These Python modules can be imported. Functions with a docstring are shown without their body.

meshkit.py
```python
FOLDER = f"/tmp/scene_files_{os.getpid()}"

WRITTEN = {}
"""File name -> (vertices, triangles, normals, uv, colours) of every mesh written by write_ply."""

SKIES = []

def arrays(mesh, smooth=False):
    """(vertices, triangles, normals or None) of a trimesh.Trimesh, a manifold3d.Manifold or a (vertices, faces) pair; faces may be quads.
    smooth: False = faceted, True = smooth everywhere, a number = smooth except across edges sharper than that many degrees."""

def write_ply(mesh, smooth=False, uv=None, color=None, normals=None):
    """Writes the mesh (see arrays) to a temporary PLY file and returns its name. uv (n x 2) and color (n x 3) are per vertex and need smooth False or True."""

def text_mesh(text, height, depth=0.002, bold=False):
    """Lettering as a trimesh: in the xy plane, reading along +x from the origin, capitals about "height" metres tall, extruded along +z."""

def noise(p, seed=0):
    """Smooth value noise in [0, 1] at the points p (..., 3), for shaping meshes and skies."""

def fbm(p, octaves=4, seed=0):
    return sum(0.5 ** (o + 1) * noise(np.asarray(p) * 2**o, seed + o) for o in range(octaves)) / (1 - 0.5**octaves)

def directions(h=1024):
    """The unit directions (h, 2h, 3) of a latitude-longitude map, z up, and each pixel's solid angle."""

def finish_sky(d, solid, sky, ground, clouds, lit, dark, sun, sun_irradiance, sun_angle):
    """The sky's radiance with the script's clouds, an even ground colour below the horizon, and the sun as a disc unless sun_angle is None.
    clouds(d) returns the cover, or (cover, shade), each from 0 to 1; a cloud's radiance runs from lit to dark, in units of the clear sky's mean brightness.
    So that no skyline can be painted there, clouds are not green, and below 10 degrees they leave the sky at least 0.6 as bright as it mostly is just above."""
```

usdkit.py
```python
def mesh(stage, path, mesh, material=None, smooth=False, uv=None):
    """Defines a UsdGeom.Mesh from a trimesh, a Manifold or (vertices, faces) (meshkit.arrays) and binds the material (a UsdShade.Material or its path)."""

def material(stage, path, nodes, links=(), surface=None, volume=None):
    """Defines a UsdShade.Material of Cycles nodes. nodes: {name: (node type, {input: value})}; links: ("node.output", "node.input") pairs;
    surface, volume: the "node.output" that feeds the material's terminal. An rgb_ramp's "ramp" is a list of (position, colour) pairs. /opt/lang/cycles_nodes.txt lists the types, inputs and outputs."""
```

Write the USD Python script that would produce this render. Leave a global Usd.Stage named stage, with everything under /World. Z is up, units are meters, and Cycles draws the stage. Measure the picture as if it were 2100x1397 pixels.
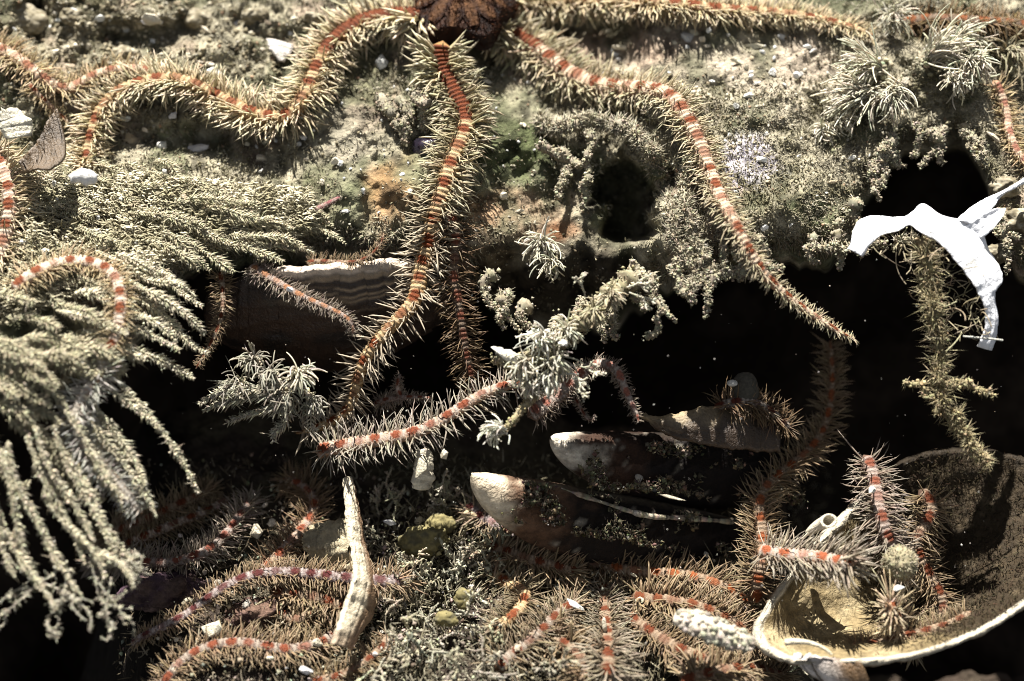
import math, numpy as np, trimesh, usdkit, meshkit
from scipy.interpolate import CubicSpline, PchipInterpolator
from pxr import Usd, UsdGeom, UsdLux, UsdShade, Gf, Sdf, Vt

stage = Usd.Stage.CreateInMemory()
UsdGeom.SetStageUpAxis(stage, 'Z'); UsdGeom.SetStageMetersPerUnit(stage, 1.0)
UsdGeom.Xform.Define(stage, '/World')
UsdGeom.Scope.Define(stage, '/World/Looks')
rng = np.random.default_rng(7)

# ------------------------------------------------------------------ camera, sky, sun, exposure
# A macro view of a rock ledge under water, about 18 cm wide. Shapes are laid out in small units of S metres:
# x to the right, y away from the camera, z up as the camera sees it; emit() turns them into metres.
S = 0.18 / 2100
DIST = 0.25
DP = DIST / S
PITCH = math.radians(30)
FWD = np.array([0, math.cos(PITCH), -math.sin(PITCH)])
UP = np.array([0, math.sin(PITCH), math.cos(PITCH)])
RIGHT = np.array([1.0, 0, 0])
BASIS = np.stack([RIGHT, FWD, UP], 0)
ORIGIN = np.array([0, 0, 0.12])
EXPOSURE = 1.95
SUN_INTENSITY = 1.25
SKY_STRENGTH = 0.03                              # dark water: little light but the beam from above
SUN_CAM = np.array([-0.13, -0.27, 0.93])          # towards the light, in the layout's axes
sun = SUN_CAM / np.linalg.norm(SUN_CAM) @ BASIS
SUN_EL = math.asin(sun[2]); SUN_ROT = math.atan2(sun[0], sun[1])

cam = UsdGeom.Camera.Define(stage, '/World/camera')
eye = ORIGIN - DIST * FWD
M = Gf.Matrix4d(*RIGHT, 0, *UP, 0, *(-FWD), 0, *eye, 1)
cam.AddTransformOp().Set(M)
cam.CreateHorizontalApertureAttr(36.0); cam.CreateVerticalApertureAttr(36.0 * 681 / 1024)
cam.CreateFocalLengthAttr(18.0 / (0.09 / DIST))
cam.CreateFStopAttr(8.0); cam.CreateFocusDistanceAttr(DIST + 30 * S)
cam.CreateClippingRangeAttr(Gf.Vec2f(0.01, 100))
cam.CreateExposureAttr(EXPOSURE)

dome = UsdLux.DomeLight.Define(stage, '/World/sky')
dome.GetPrim().SetCustomDataByKey('kind', 'structure')
sky_mat = usdkit.material(stage, '/World/Looks/sky', {
    'sky': ('sky_texture', {'sky_type': 'single_scattering', 'sun_disc': False, 'sun_elevation': SUN_EL, 'sun_rotation': SUN_ROT}),
    'dull': ('hsv', {'saturation': 0.35}),
    'bg': ('background_shader', {'strength': SKY_STRENGTH})},
    [('sky.color', 'dull.color'), ('dull.color', 'bg.color')], surface='bg.background')
UsdShade.MaterialBindingAPI.Apply(dome.GetPrim()).Bind(sky_mat)
sl = UsdLux.DistantLight.Define(stage, '/World/sun')
sl.CreateIntensityAttr(SUN_INTENSITY); sl.CreateAngleAttr(0.5); sl.CreateNormalizeAttr(True)
sl.CreateColorAttr(Gf.Vec3f(1.0, 0.975, 0.925))
zx = sun; xx = np.cross([0, 1, 0], zx); xx /= np.linalg.norm(xx); yx = np.cross(zx, xx)
sl.AddTransformOp().Set(Gf.Matrix4d(*xx, 0, *yx, 0, *zx, 0, *(ORIGIN + 2 * sun), 1))

# ------------------------------------------------------------------ materials: the colour is a property of each mesh
def look(name, rough=0.7, spec=0.3, trans=0.0, bump=0.0, bscale=3000, var=0.25, vscale=900, coat=0.0):
    n = {'col': ('attribute', {'attribute': 'col'}), 'geo': ('geometry', {}),
         'ns': ('noise_texture', {'scale': vscale, 'detail': 4.0, 'roughness': 0.65}),
         'rng': ('map_range', {'from_min': 0.3, 'from_max': 0.7, 'to_min': 1 - var, 'to_max': 1 + var}),
         'mul': ('mix_color', {'blend_type': 'multiply', 'fac': 1.0, 'use_clamp': False}),
         'p': ('principled_bsdf', {'roughness': rough, 'specular_ior_level': spec, 'coat_weight': coat, 'coat_roughness': 0.15})}
    L = [('geo.position', 'ns.vector'), ('ns.fac', 'rng.value'), ('rng.result', 'cc.r'), ('rng.result', 'cc.g'), ('rng.result', 'cc.b'),
         ('col.color', 'mul.a'), ('cc.color', 'mul.b'), ('mul.result', 'p.base_color')]
    n['cc'] = ('combine_color', {})
    if bump:
        n['bn'] = ('noise_texture', {'scale': bscale, 'detail': 5.0, 'roughness': 0.6})
        n['bp'] = ('bump', {'strength': 1.0, 'distance': bump})
        L += [('geo.position', 'bn.vector'), ('bn.fac', 'bp.height'), ('bp.normal', 'p.normal')]
    out = 'p.BSDF'
    if trans:
        n['t'] = ('translucent_bsdf', {}); n['mx'] = ('mix_closure', {'fac': trans})
        L += [('mul.result', 't.color'), ('p.BSDF', 'mx.closure1'), ('t.BSDF', 'mx.closure2')]
        out = 'mx.closure'
    return usdkit.material(stage, '/World/Looks/' + name, n, L, surface=out)

ROCK = look('rock_look', 0.9, 0.08, bump=0.0012, bscale=900, var=0.45, vscale=420)
CAVE = look('cave_look', 0.95, 0.02, bump=0.001, bscale=500, var=0.4, vscale=300)
BODY = look('star_body_look', 0.6, 0.15, bump=0.0003, bscale=4000, var=0.25, vscale=2500)
SPINE = look('star_spine_look', 0.45, 0.25, trans=0.25, var=0.15, vscale=1500)
FUZZ = look('hydroid_look', 0.85, 0.15, trans=0.12, var=0.3, vscale=2200)
TURF = look('turf_look', 0.9, 0.12, trans=0.08, var=0.3, vscale=1800)
PALE = look('tentacle_look', 0.5, 0.3, trans=0.4, var=0.12, vscale=2000)
SHELL = look('shell_look', 0.42, 0.4, bump=0.0004, bscale=2200, var=0.25, vscale=900)
BOWL = look('old_shell_look', 0.65, 0.12, bump=0.0006, bscale=1500, var=0.4, vscale=700)
GLOSS = look('glossy_shell_look', 0.2, 0.5, bump=0.0002, bscale=1500, var=0.3, vscale=700, coat=0.2)
CHIP = look('chip_look', 0.55, 0.35, bump=0.0003, bscale=3000, var=0.12, vscale=2500)
FILM = look('ribbon_look', 0.55, 0.3, trans=0.12, bump=0.0002, bscale=1400, var=0.05, vscale=600)

# ------------------------------------------------------------------ scene bookkeeping
def bright(m): return m.GetPath() in (PALE.GetPath(), FILM.GetPath())
ALBEDO = 0.62      # scales down most mesh colours: less bounced light, deeper shadows
taken = {}
def numbered(path):
    k = taken.get(path, 0); taken[path] = k + 1
    return path if k == 0 else f'{path}_{k:03d}'

def emit(name, geo, mat, parent=None, smooth=True):
    v, f, c = geo
    path = numbered((parent or '/World') + '/' + name)
    wv = (v @ BASIS) * S + ORIGIN
    m = UsdGeom.Mesh.Define(stage, path)
    m.CreatePointsAttr(Vt.Vec3fArray.FromNumpy(wv.astype(np.float32)))
    m.CreateFaceVertexCountsAttr(Vt.IntArray.FromNumpy(np.full(len(f), 3, np.int32)))
    m.CreateFaceVertexIndicesAttr(Vt.IntArray.FromNumpy(f.astype(np.int32).ravel()))
    m.CreateSubdivisionSchemeAttr('none')
    if smooth:
        n = np.zeros_like(wv); t = wv[f]
        fn = np.cross(t[:, 1] - t[:, 0], t[:, 2] - t[:, 0])
        for k in range(3):
            for a in range(3):
                n[:, a] += np.bincount(f[:, k], fn[:, a], len(wv))
        n /= np.maximum(np.linalg.norm(n, axis=1, keepdims=True), 1e-30)
        m.CreateNormalsAttr(Vt.Vec3fArray.FromNumpy(n.astype(np.float32))); m.SetNormalsInterpolation('vertex')
    c = np.broadcast_to(np.asarray(c, float), (len(v), 3))
    UsdGeom.PrimvarsAPI(m).CreatePrimvar('col', Sdf.ValueTypeNames.Color3fArray, 'vertex').Set(Vt.Vec3fArray.FromNumpy(np.clip(c * (.95 if bright(mat) else .8 if mat.GetPath() == FUZZ.GetPath() else ALBEDO), 0, 1).astype(np.float32)))
    UsdShade.MaterialBindingAPI.Apply(m.GetPrim()).Bind(mat)
    return path

def tag(path, label=None, cat=None, group=None, kind=None):
    p = stage.GetPrimAtPath(path)
    for k, x in (('label', label), ('category', cat), ('group', group), ('kind', kind)):
        if x: p.SetCustomDataByKey(k, x)
    return path

def thing(name, label, cat, group=None):
    path = numbered('/World/' + name)
    UsdGeom.Xform.Define(stage, path)
    return tag(path, label, cat, group)

# ------------------------------------------------------------------ geometry helpers, all vectorised
def W(px, py, d):
    px, py, d = np.broadcast_arrays(np.asarray(px, float), np.asarray(py, float), np.asarray(d, float))
    k = 1 + d / DP
    return np.stack([(px - 1050) * k, d, (698.5 - py) * k], -1)

def norm(v):
    return v / np.maximum(np.linalg.norm(v, axis=-1, keepdims=True), 1e-12)

def fb(p, scale, octaves=3, seed=0):
    return meshkit.fbm(np.asarray(p, float) / scale, octaves, seed) - 0.5

def join(*gs):
    vs, fs, cs, n = [], [], [], 0
    for v, f, c in gs:
        if len(v) == 0: continue
        vs.append(v); fs.append(f + n); cs.append(np.broadcast_to(np.asarray(c, float), (len(v), 3))); n += len(v)
    return np.vstack(vs), np.vstack(fs), np.vstack(cs)

def grid_faces(nr, nc, wrap=False):
    i, j = np.meshgrid(np.arange(nr - 1), np.arange(nc if wrap else nc - 1), indexing='ij')
    a = i * nc + j; b = i * nc + (j + 1) % nc; c = a + nc; e = b + nc
    return np.vstack([np.stack([a, c, b], -1).reshape(-1, 3), np.stack([b, c, e], -1).reshape(-1, 3)])

def perp(d):
    ref = np.where(np.abs(d[..., :1]) < 0.8, [1.0, 0, 0], [0, 1.0, 0])
    a = norm(np.cross(d, ref)); return a, np.cross(d, a)

def cones(base, d, L, r, bend=None, col=(.5, .5, .5), tipcol=None, sides=4, ts=(0, .45, .8), taper=(1, .75, .45), tiprad=None):
    """Many curved tapering spikes at once: base (N,3), d (N,3), L, r (N,), bend (N,3) offset of the tip."""
    N = len(base)
    if N == 0: return np.zeros((0, 3)), np.zeros((0, 3), int), np.zeros((0, 3))
    d = norm(d); L = np.broadcast_to(L, N); r = np.broadcast_to(r, N)
    bend = np.zeros((N, 3)) if bend is None else bend
    a, b = perp(d)
    ang = np.arange(sides) / sides * 2 * np.pi
    rings = []
    for t, k in zip(ts, taper):
        cen = base + d * (L * t)[:, None] + bend * (t * t)
        rings.append(cen[:, None] + (r * k)[:, None, None] * (np.cos(ang)[None, :, None] * a[:, None] + np.sin(ang)[None, :, None] * b[:, None]))
    tip = base + d * L[:, None] + bend
    nr = len(ts); per = nr * sides + 1
    v = np.concatenate([np.concatenate(rings, 1), tip[:, None]], 1).reshape(-1, 3)
    f = grid_faces(nr, sides, True)[:, ::-1]
    last = (nr - 1) * sides
    k = np.arange(sides)
    f = np.vstack([f, np.stack([last + k, last + (k + 1) % sides, np.full(sides, per - 1)], -1)])
    F = (f[None] + (np.arange(N) * per)[:, None, None]).reshape(-1, 3)
    col = np.broadcast_to(np.asarray(col, float), (N, 3))
    tc = col if tipcol is None else np.broadcast_to(np.asarray(tipcol, float), (N, 3))
    tt = np.concatenate([np.repeat(ts, sides), [1.0]])
    C = (col[:, None] * (1 - tt)[None, :, None] + tc[:, None] * tt[None, :, None]).reshape(-1, 3)
    return v, F, C

ICO = trimesh.creation.icosphere(0); ICO1 = trimesh.creation.icosphere(1)
OCT = trimesh.Trimesh([(1, 0, 0), (-1, 0, 0), (0, 1, 0), (0, -1, 0), (0, 0, 1), (0, 0, -1)], [(0, 2, 4), (2, 1, 4), (1, 3, 4), (3, 0, 4), (2, 0, 5), (1, 2, 5), (3, 1, 5), (0, 3, 5)], process=False)
def lumps(cen, r, col, squash=None, rough=0.35, fine=False):
    """Many irregular pebbles."""
    m = ICO1 if fine else OCT if len(cen) > 60 else ICO
    N = len(cen); n = len(m.vertices)
    q = norm(rng.normal(size=(N, 4)))
    w, x, y, z = q.T
    R = np.stack([1 - 2 * (y * y + z * z), 2 * (x * y - z * w), 2 * (x * z + y * w), 2 * (x * y + z * w), 1 - 2 * (x * x + z * z), 2 * (y * z - x * w), 2 * (x * z - y * w), 2 * (y * z + x * w), 1 - 2 * (x * x + y * y)], -1).reshape(N, 3, 3)
    sc = rng.uniform(1 - rough, 1 + rough, (N, 3)) if squash is None else squash
    loc = np.asarray(m.vertices)[None] * (1 + rng.uniform(-.25, .25, (N, n, 1)))
    v = np.einsum('nij,nkj->nki', R, loc * sc[:, None] * np.broadcast_to(r, N)[:, None, None]) + cen[:, None]
    f = (np.asarray(m.faces)[None] + (np.arange(N) * n)[:, None, None]).reshape(-1, 3)
    c = np.repeat(np.broadcast_to(np.asarray(col, float), (N, 3)), n, 0)
    return v.reshape(-1, 3), f, c

def spline(pts, step):
    """Resampled smooth curve through pts (n, k): first three columns are the point."""
    pts = np.asarray(pts, float)
    t = np.concatenate([[0], np.cumsum(np.linalg.norm(np.diff(pts[:, :3], axis=0), axis=1))])
    cs = CubicSpline(t, pts) if len(pts) > 2 else (lambda s: np.stack([np.interp(s, t, pts[:, k]) for k in range(pts.shape[1])], -1))
    s = np.linspace(0, t[-1], max(int(t[-1] / step), 3))
    return cs(s), s

def frames(p, up):
    T = norm(np.gradient(p, axis=0))
    up = np.broadcast_to(up, p.shape)
    U = norm(up - (up * T).sum(-1, keepdims=True) * T)
    return T, U, np.cross(T, U)

def tube(p, r, col, sides=8, up=(0, -.8, .6), flat=1.0, cap=True):
    T, U, B = frames(p, np.asarray(up, float))
    a = np.arange(sides) / sides * 2 * np.pi
    r = np.broadcast_to(r, len(p))
    v = p[:, None] + r[:, None, None] * (np.cos(a)[None, :, None] * B[:, None] + flat * np.sin(a)[None, :, None] * U[:, None])
    f = grid_faces(len(p), sides, True)
    v = v.reshape(-1, 3); n = len(v)
    c = np.repeat(np.broadcast_to(np.asarray(col, float), (len(p), 3)), sides, 0)
    if cap:
        v = np.vstack([v, p[:1], p[-1:]]); c = np.vstack([c, c[:1], c[-1:]])
        k = np.arange(sides); k1 = (k + 1) % sides
        f = np.vstack([f, np.stack([np.full(sides, n), k, k1], -1), np.stack([np.full(sides, n + 1), n - sides + k1, n - sides + k], -1)])
    return v, f, c

def jit(col, n, s=.18):
    return np.asarray(col, float) * (1 + rng.normal(0, s, (n, 1))) * (1 + rng.normal(0, s * .25, (n, 3)))

# ------------------------------------------------------------------ the ground: ledge with an overhanging lip, hollow below, sea floor
def sm(a, b, x):
    t = np.clip((np.asarray(x, float) - a) / (b - a), 0, 1); return t * t * (3 - 2 * t)

LIPX = [-700, 0, 180, 300, 400, 520, 620, 800, 870, 950, 1020, 1100, 1200, 1300, 1360, 1450, 1560, 1680, 1740, 1800, 1870, 1960, 2020, 2060, 2110, 2200, 2800]
LIPY = [760, 760, 740, 640, 540, 520, 505, 505, 500, 540, 600, 640, 645, 610, 560, 520, 500, 505, 450, 340, 280, 275, 330, 470, 545, 560, 560]
lip_line = PchipInterpolator(LIPX, LIPY)
def lip(x):
    x = np.asarray(x, float); q = np.stack([x, 0 * x, 0 * x], -1)
    return lip_line(x) + 40 * fb(q, 60, 2, 91) + 22 * fb(q, 18, 2, 92)
lipd = PchipInterpolator([-700, 0, 250, 420, 600, 900, 1200, 1380, 1500, 1700, 1790, 1870, 1960, 2060, 2200, 2800], [-110, -110, -70, 40, 60, 40, 50, -10, -10, 30, 110, 150, 150, 60, 0, 0])
BUMPS = [  # x, y, rx, ry, depth change (positive = hollow)
    (1060, 270, 150, 85, -30), (790, 390, 85, 75, -40), (640, 250, 140, 60, -25), (400, 285, 180, 34, 85), (70, 40, 22, 60, 120), (265, 72, 62, 30, 95),
    (380, 62, 40, 30, 70), (300, 40, 55, 26, -45), (1000, 140, 40, 45, 40), (1180, 60, 150, 25, 45), (870, 300, 46, 40, 45), (1880, 60, 60, 35, 60),
    (110, 280, 45, 45, 70), (200, 330, 40, 30, 60), (1420, 220, 60, 30, -30), (1600, 420, 80, 50, -25), (1250, 270, 120, 45, -45), (560, 330, 60, 30, 30)]
def ledge_d(px, py, fine=True):
    px = np.asarray(px, float); py = np.asarray(py, float)
    h = np.maximum(lip(px) - py, 0)
    d = 0.62 * (np.sqrt(h * h + 90 ** 2) - 90) + lipd(px)
    RU = 45 + 120 * sm(940, 1060, px) * sm(1400, 1280, px)
    if fine: d = d + np.where(RU > 60, 1.9, 1.0) * RU * np.clip(1 - h / RU, 0, 1) ** 2
    p = np.stack([px, py, np.zeros_like(px + py)], -1)
    d = d + 90 * fb(p, 260, 2, 3)
    for x, y, rx, ry, a in BUMPS:
        d = d + a * np.exp(-((px - x) / rx) ** 2 - ((py - y) / ry) ** 2)
    hole = sm(1.0, 0.62, np.sqrt(((px - 1285) / 88) ** 2 + ((py - 405) / 92) ** 2) + 1.3 * fb(p, 60, 3, 9))
    d = d + 240 * hole
    if fine:
        d = d + 70 * fb(p, 42, 3, 15) * sm(760, 560, px) * sm(360, 260, py)
        d = d + 52 * fb(p, 70, 3, 5) + 26 * fb(p, 22, 3, 8)
    return d

FLOOR_K = 640.0
def floor_bump(px):
    px = np.asarray(px, float)
    return -620 * sm(300, 150, px) + 75 * np.exp(-((px - 980) / 230) ** 2) - 130 * sm(1480, 1600, px) - 460 * sm(1590, 1680, px) + 75 * np.exp(-((px - 480) / 210) ** 2)
def floor_d(px, py):
    q = np.asarray(py, float) - 698.5
    return (FLOOR_K - floor_bump(px) - q) / (1 + q / DP)

def lerp3(a, b, t):
    return np.asarray(a, float) * (1 - t)[..., None] + np.asarray(b, float) * t[..., None]

def rock_colour(px, py, p):
    c = np.broadcast_to(np.array([.36, .32, .225]), px.shape + (3,)).copy()
    n1 = sm(.08, .2, fb(p, 130, 3, 21)); c = lerp3(c, [.36, .27, .20], n1 * .8)                     # pinkish crust
    n2 = sm(.03, .14, fb(p, 90, 3, 33)); c = lerp3(c, [.15, .155, .085], n2 * .8)                       # olive film
    for x, y, rx, ry, col, k in ((1050, 270, 90, 100, (.10, .115, .05), .9), (1100, 330, 60, 50, (.10, .115, .05), .7), (650, 420, 110, 70, (.16, .17, .09), .7), (800, 390, 80, 70, (.38, .22, .10), .75), (880, 330, 70, 60, (.2, .19, .11), .6), (1010, 430, 60, 40, (.5, .3, .16), .7), (700, 300, 80, 50, (.36, .31, .24), .6),
                              (1080, 440, 110, 60, (.40, .27, .17), .7), (1300, 100, 130, 40, (.42, .29, .21), .7), (1560, 140, 300, 120, (.56, .48, .36), .7), (1650, 130, 120, 60, (.5, .4, .31), .6),
                              (1530, 335, 65, 60, (.55, .5, .55), .9), (1150, 580, 210, 105, (.06, .048, .034), .95), (1010, 520, 60, 40, (.16, .12, .07), .7), (1160, 470, 60, 25, (.24, .09, .03), .6), (1690, 430, 90, 50, (.08, .10, .04), .8), (640, 250, 120, 60, (.26, .25, .18), .6),  # dark centre patch: bare rock colour plus painted shade under the lip
                              (150, 40, 200, 70, (.16, .14, .09), .7)):
        w = k * sm(1.25, .45, np.sqrt(((px - x) / rx) ** 2 + ((py - y) / ry) ** 2) + 1.3 * fb(p, 60, 3, int(x)))
        c = lerp3(c, col, w)
    n3 = sm(.02, .2, fb(p, 24, 3, 44)); c = lerp3(c, c * .3, n3 * .85)  # dark specks painted in for shadowed gaps in the silt
    n4 = sm(.06, .2, fb(p, 75, 3, 46)); c = lerp3(c, [.11, .11, .065], n4 * .75)
    return c

cx = np.concatenate([np.arange(-700, -40, 22), np.arange(-40, 2140, 5), np.arange(2140, 2800, 22)]).astype(float)
cy = np.concatenate([np.linspace(0, .08, 12)[:-1], np.linspace(.08, 1, 146)])
PX, T_ = np.meshgrid(cx, cy)
LY = lip(PX)
PY = np.where(T_ < .08, -1700 + 1640 * T_ / .08, -60 + (LY + 60) * (T_ - .08) / .92)
D0 = ledge_d(PX, PY)
pt = np.stack([PX, PY, 0 * PX], -1)
C0 = rock_colour(PX, PY, pt)
V0 = W(PX, PY, D0)
ku = np.linspace(0, 1, 46)[1:]
PXu, K = np.meshgrid(cx, ku)
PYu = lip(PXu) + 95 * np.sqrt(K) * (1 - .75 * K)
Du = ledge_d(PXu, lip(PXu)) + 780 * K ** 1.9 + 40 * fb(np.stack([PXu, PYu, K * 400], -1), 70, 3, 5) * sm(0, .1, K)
Cu = rock_colour(PXu, PYu, np.stack([PXu, PYu, K * 300], -1)) * (1 - .8 * sm(0, .35, K))[..., None]  # colour darkens back under the lip: painted shade
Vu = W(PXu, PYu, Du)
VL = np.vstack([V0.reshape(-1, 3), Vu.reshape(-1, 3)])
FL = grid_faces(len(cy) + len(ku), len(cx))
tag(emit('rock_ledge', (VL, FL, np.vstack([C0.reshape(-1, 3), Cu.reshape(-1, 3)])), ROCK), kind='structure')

# back of the hollow
gx, gz = np.meshgrid(np.linspace(-1500, 1500, 90), np.linspace(-1500, 700, 70))
gy = 1000 + 160 * fb(np.stack([gx, gz, 0 * gx], -1), 300, 3, 2) * 2
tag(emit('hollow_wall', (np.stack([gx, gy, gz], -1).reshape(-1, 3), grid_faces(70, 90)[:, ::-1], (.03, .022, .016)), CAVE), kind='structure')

# sea floor: rises to a crest in the hollow, falls away behind it
fx = np.linspace(-1500, 1500, 330); fd = np.concatenate([np.linspace(1050, 450, 30), np.linspace(440, -560, 165)])
FX, FD = np.meshgrid(fx, fd)
fp = FX / (1 + np.minimum(FD, 430) / DP) + 1050
zd = np.where(FD < 430, FLOOR_K - FD, FLOOR_K - 430 + .35 * (FD - 430)) - floor_bump(fp)
P3 = np.stack([FX, FD, zd], -1)
zd = zd - 90 * fb(P3, 160, 3, 61) - 40 * fb(P3, 40, 3, 62)
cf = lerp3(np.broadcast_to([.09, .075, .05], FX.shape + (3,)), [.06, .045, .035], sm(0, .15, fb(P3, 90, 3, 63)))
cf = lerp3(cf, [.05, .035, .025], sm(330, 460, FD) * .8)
cf = lerp3(cf, [.012, .009, .007], sm(430, 320, fp) * .95)  # near-black left corner: shade below the hydroids painted into the floor
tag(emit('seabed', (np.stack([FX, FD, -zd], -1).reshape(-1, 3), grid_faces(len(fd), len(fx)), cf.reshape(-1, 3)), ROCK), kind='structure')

def depth(px, py, where):
    """where: 'L' on the ledge, 'F' on the sea floor, or a depth."""
    if where == 'L': return ledge_d(np.asarray(px, float), np.asarray(py, float), False)
    if where == 'F': return floor_d(px, py)
    return np.full(np.shape(px), float(where))

def path(pts, default='L'):
    """pts: (x, y[, lift towards the camera[, where]]) -> points."""
    out = []
    for q in pts:
        x, y = q[:2]; lift = q[2] if len(q) > 2 else 12; wh = q[3] if len(q) > 3 else default
        out.append(W(x, y, float(depth(np.array(float(x)), np.array(float(y)), wh)) - lift))
    return np.array(out)

# ------------------------------------------------------------------ brittle stars
WARM = dict(red=(.17, .038, .007), pale=(.58, .43, .25), side=(.34, .19, .07), spine=(.62, .48, .26), tip=(.88, .74, .50))
PINK = dict(red=(.20, .05, .014), pale=(.66, .52, .38), side=(.42, .25, .15), spine=(.60, .44, .23), tip=(.84, .68, .43))
LILAC = dict(red=(.14, .036, .015), pale=(.40, .32, .27), side=(.17, .10, .07), spine=(.27, .2, .14), tip=(.52, .43, .34))
DARK = dict(red=(.10, .022, .01), pale=(.22, .16, .11), side=(.06, .033, .02), spine=(.14, .085, .045), tip=(.30, .2, .11))
MURK = dict(red=(.13, .03, .008), pale=(.34, .25, .17), side=(.13, .07, .035), spine=(.25, .165, .09), tip=(.46, .345, .21))  # brownish arms, painted darker for the weaker light low down
PURP = dict(red=(.085, .016, .014), pale=(.32, .25, .22), side=(.1, .05, .04), spine=(.32, .21, .12), tip=(.52, .39, .24))

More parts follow.
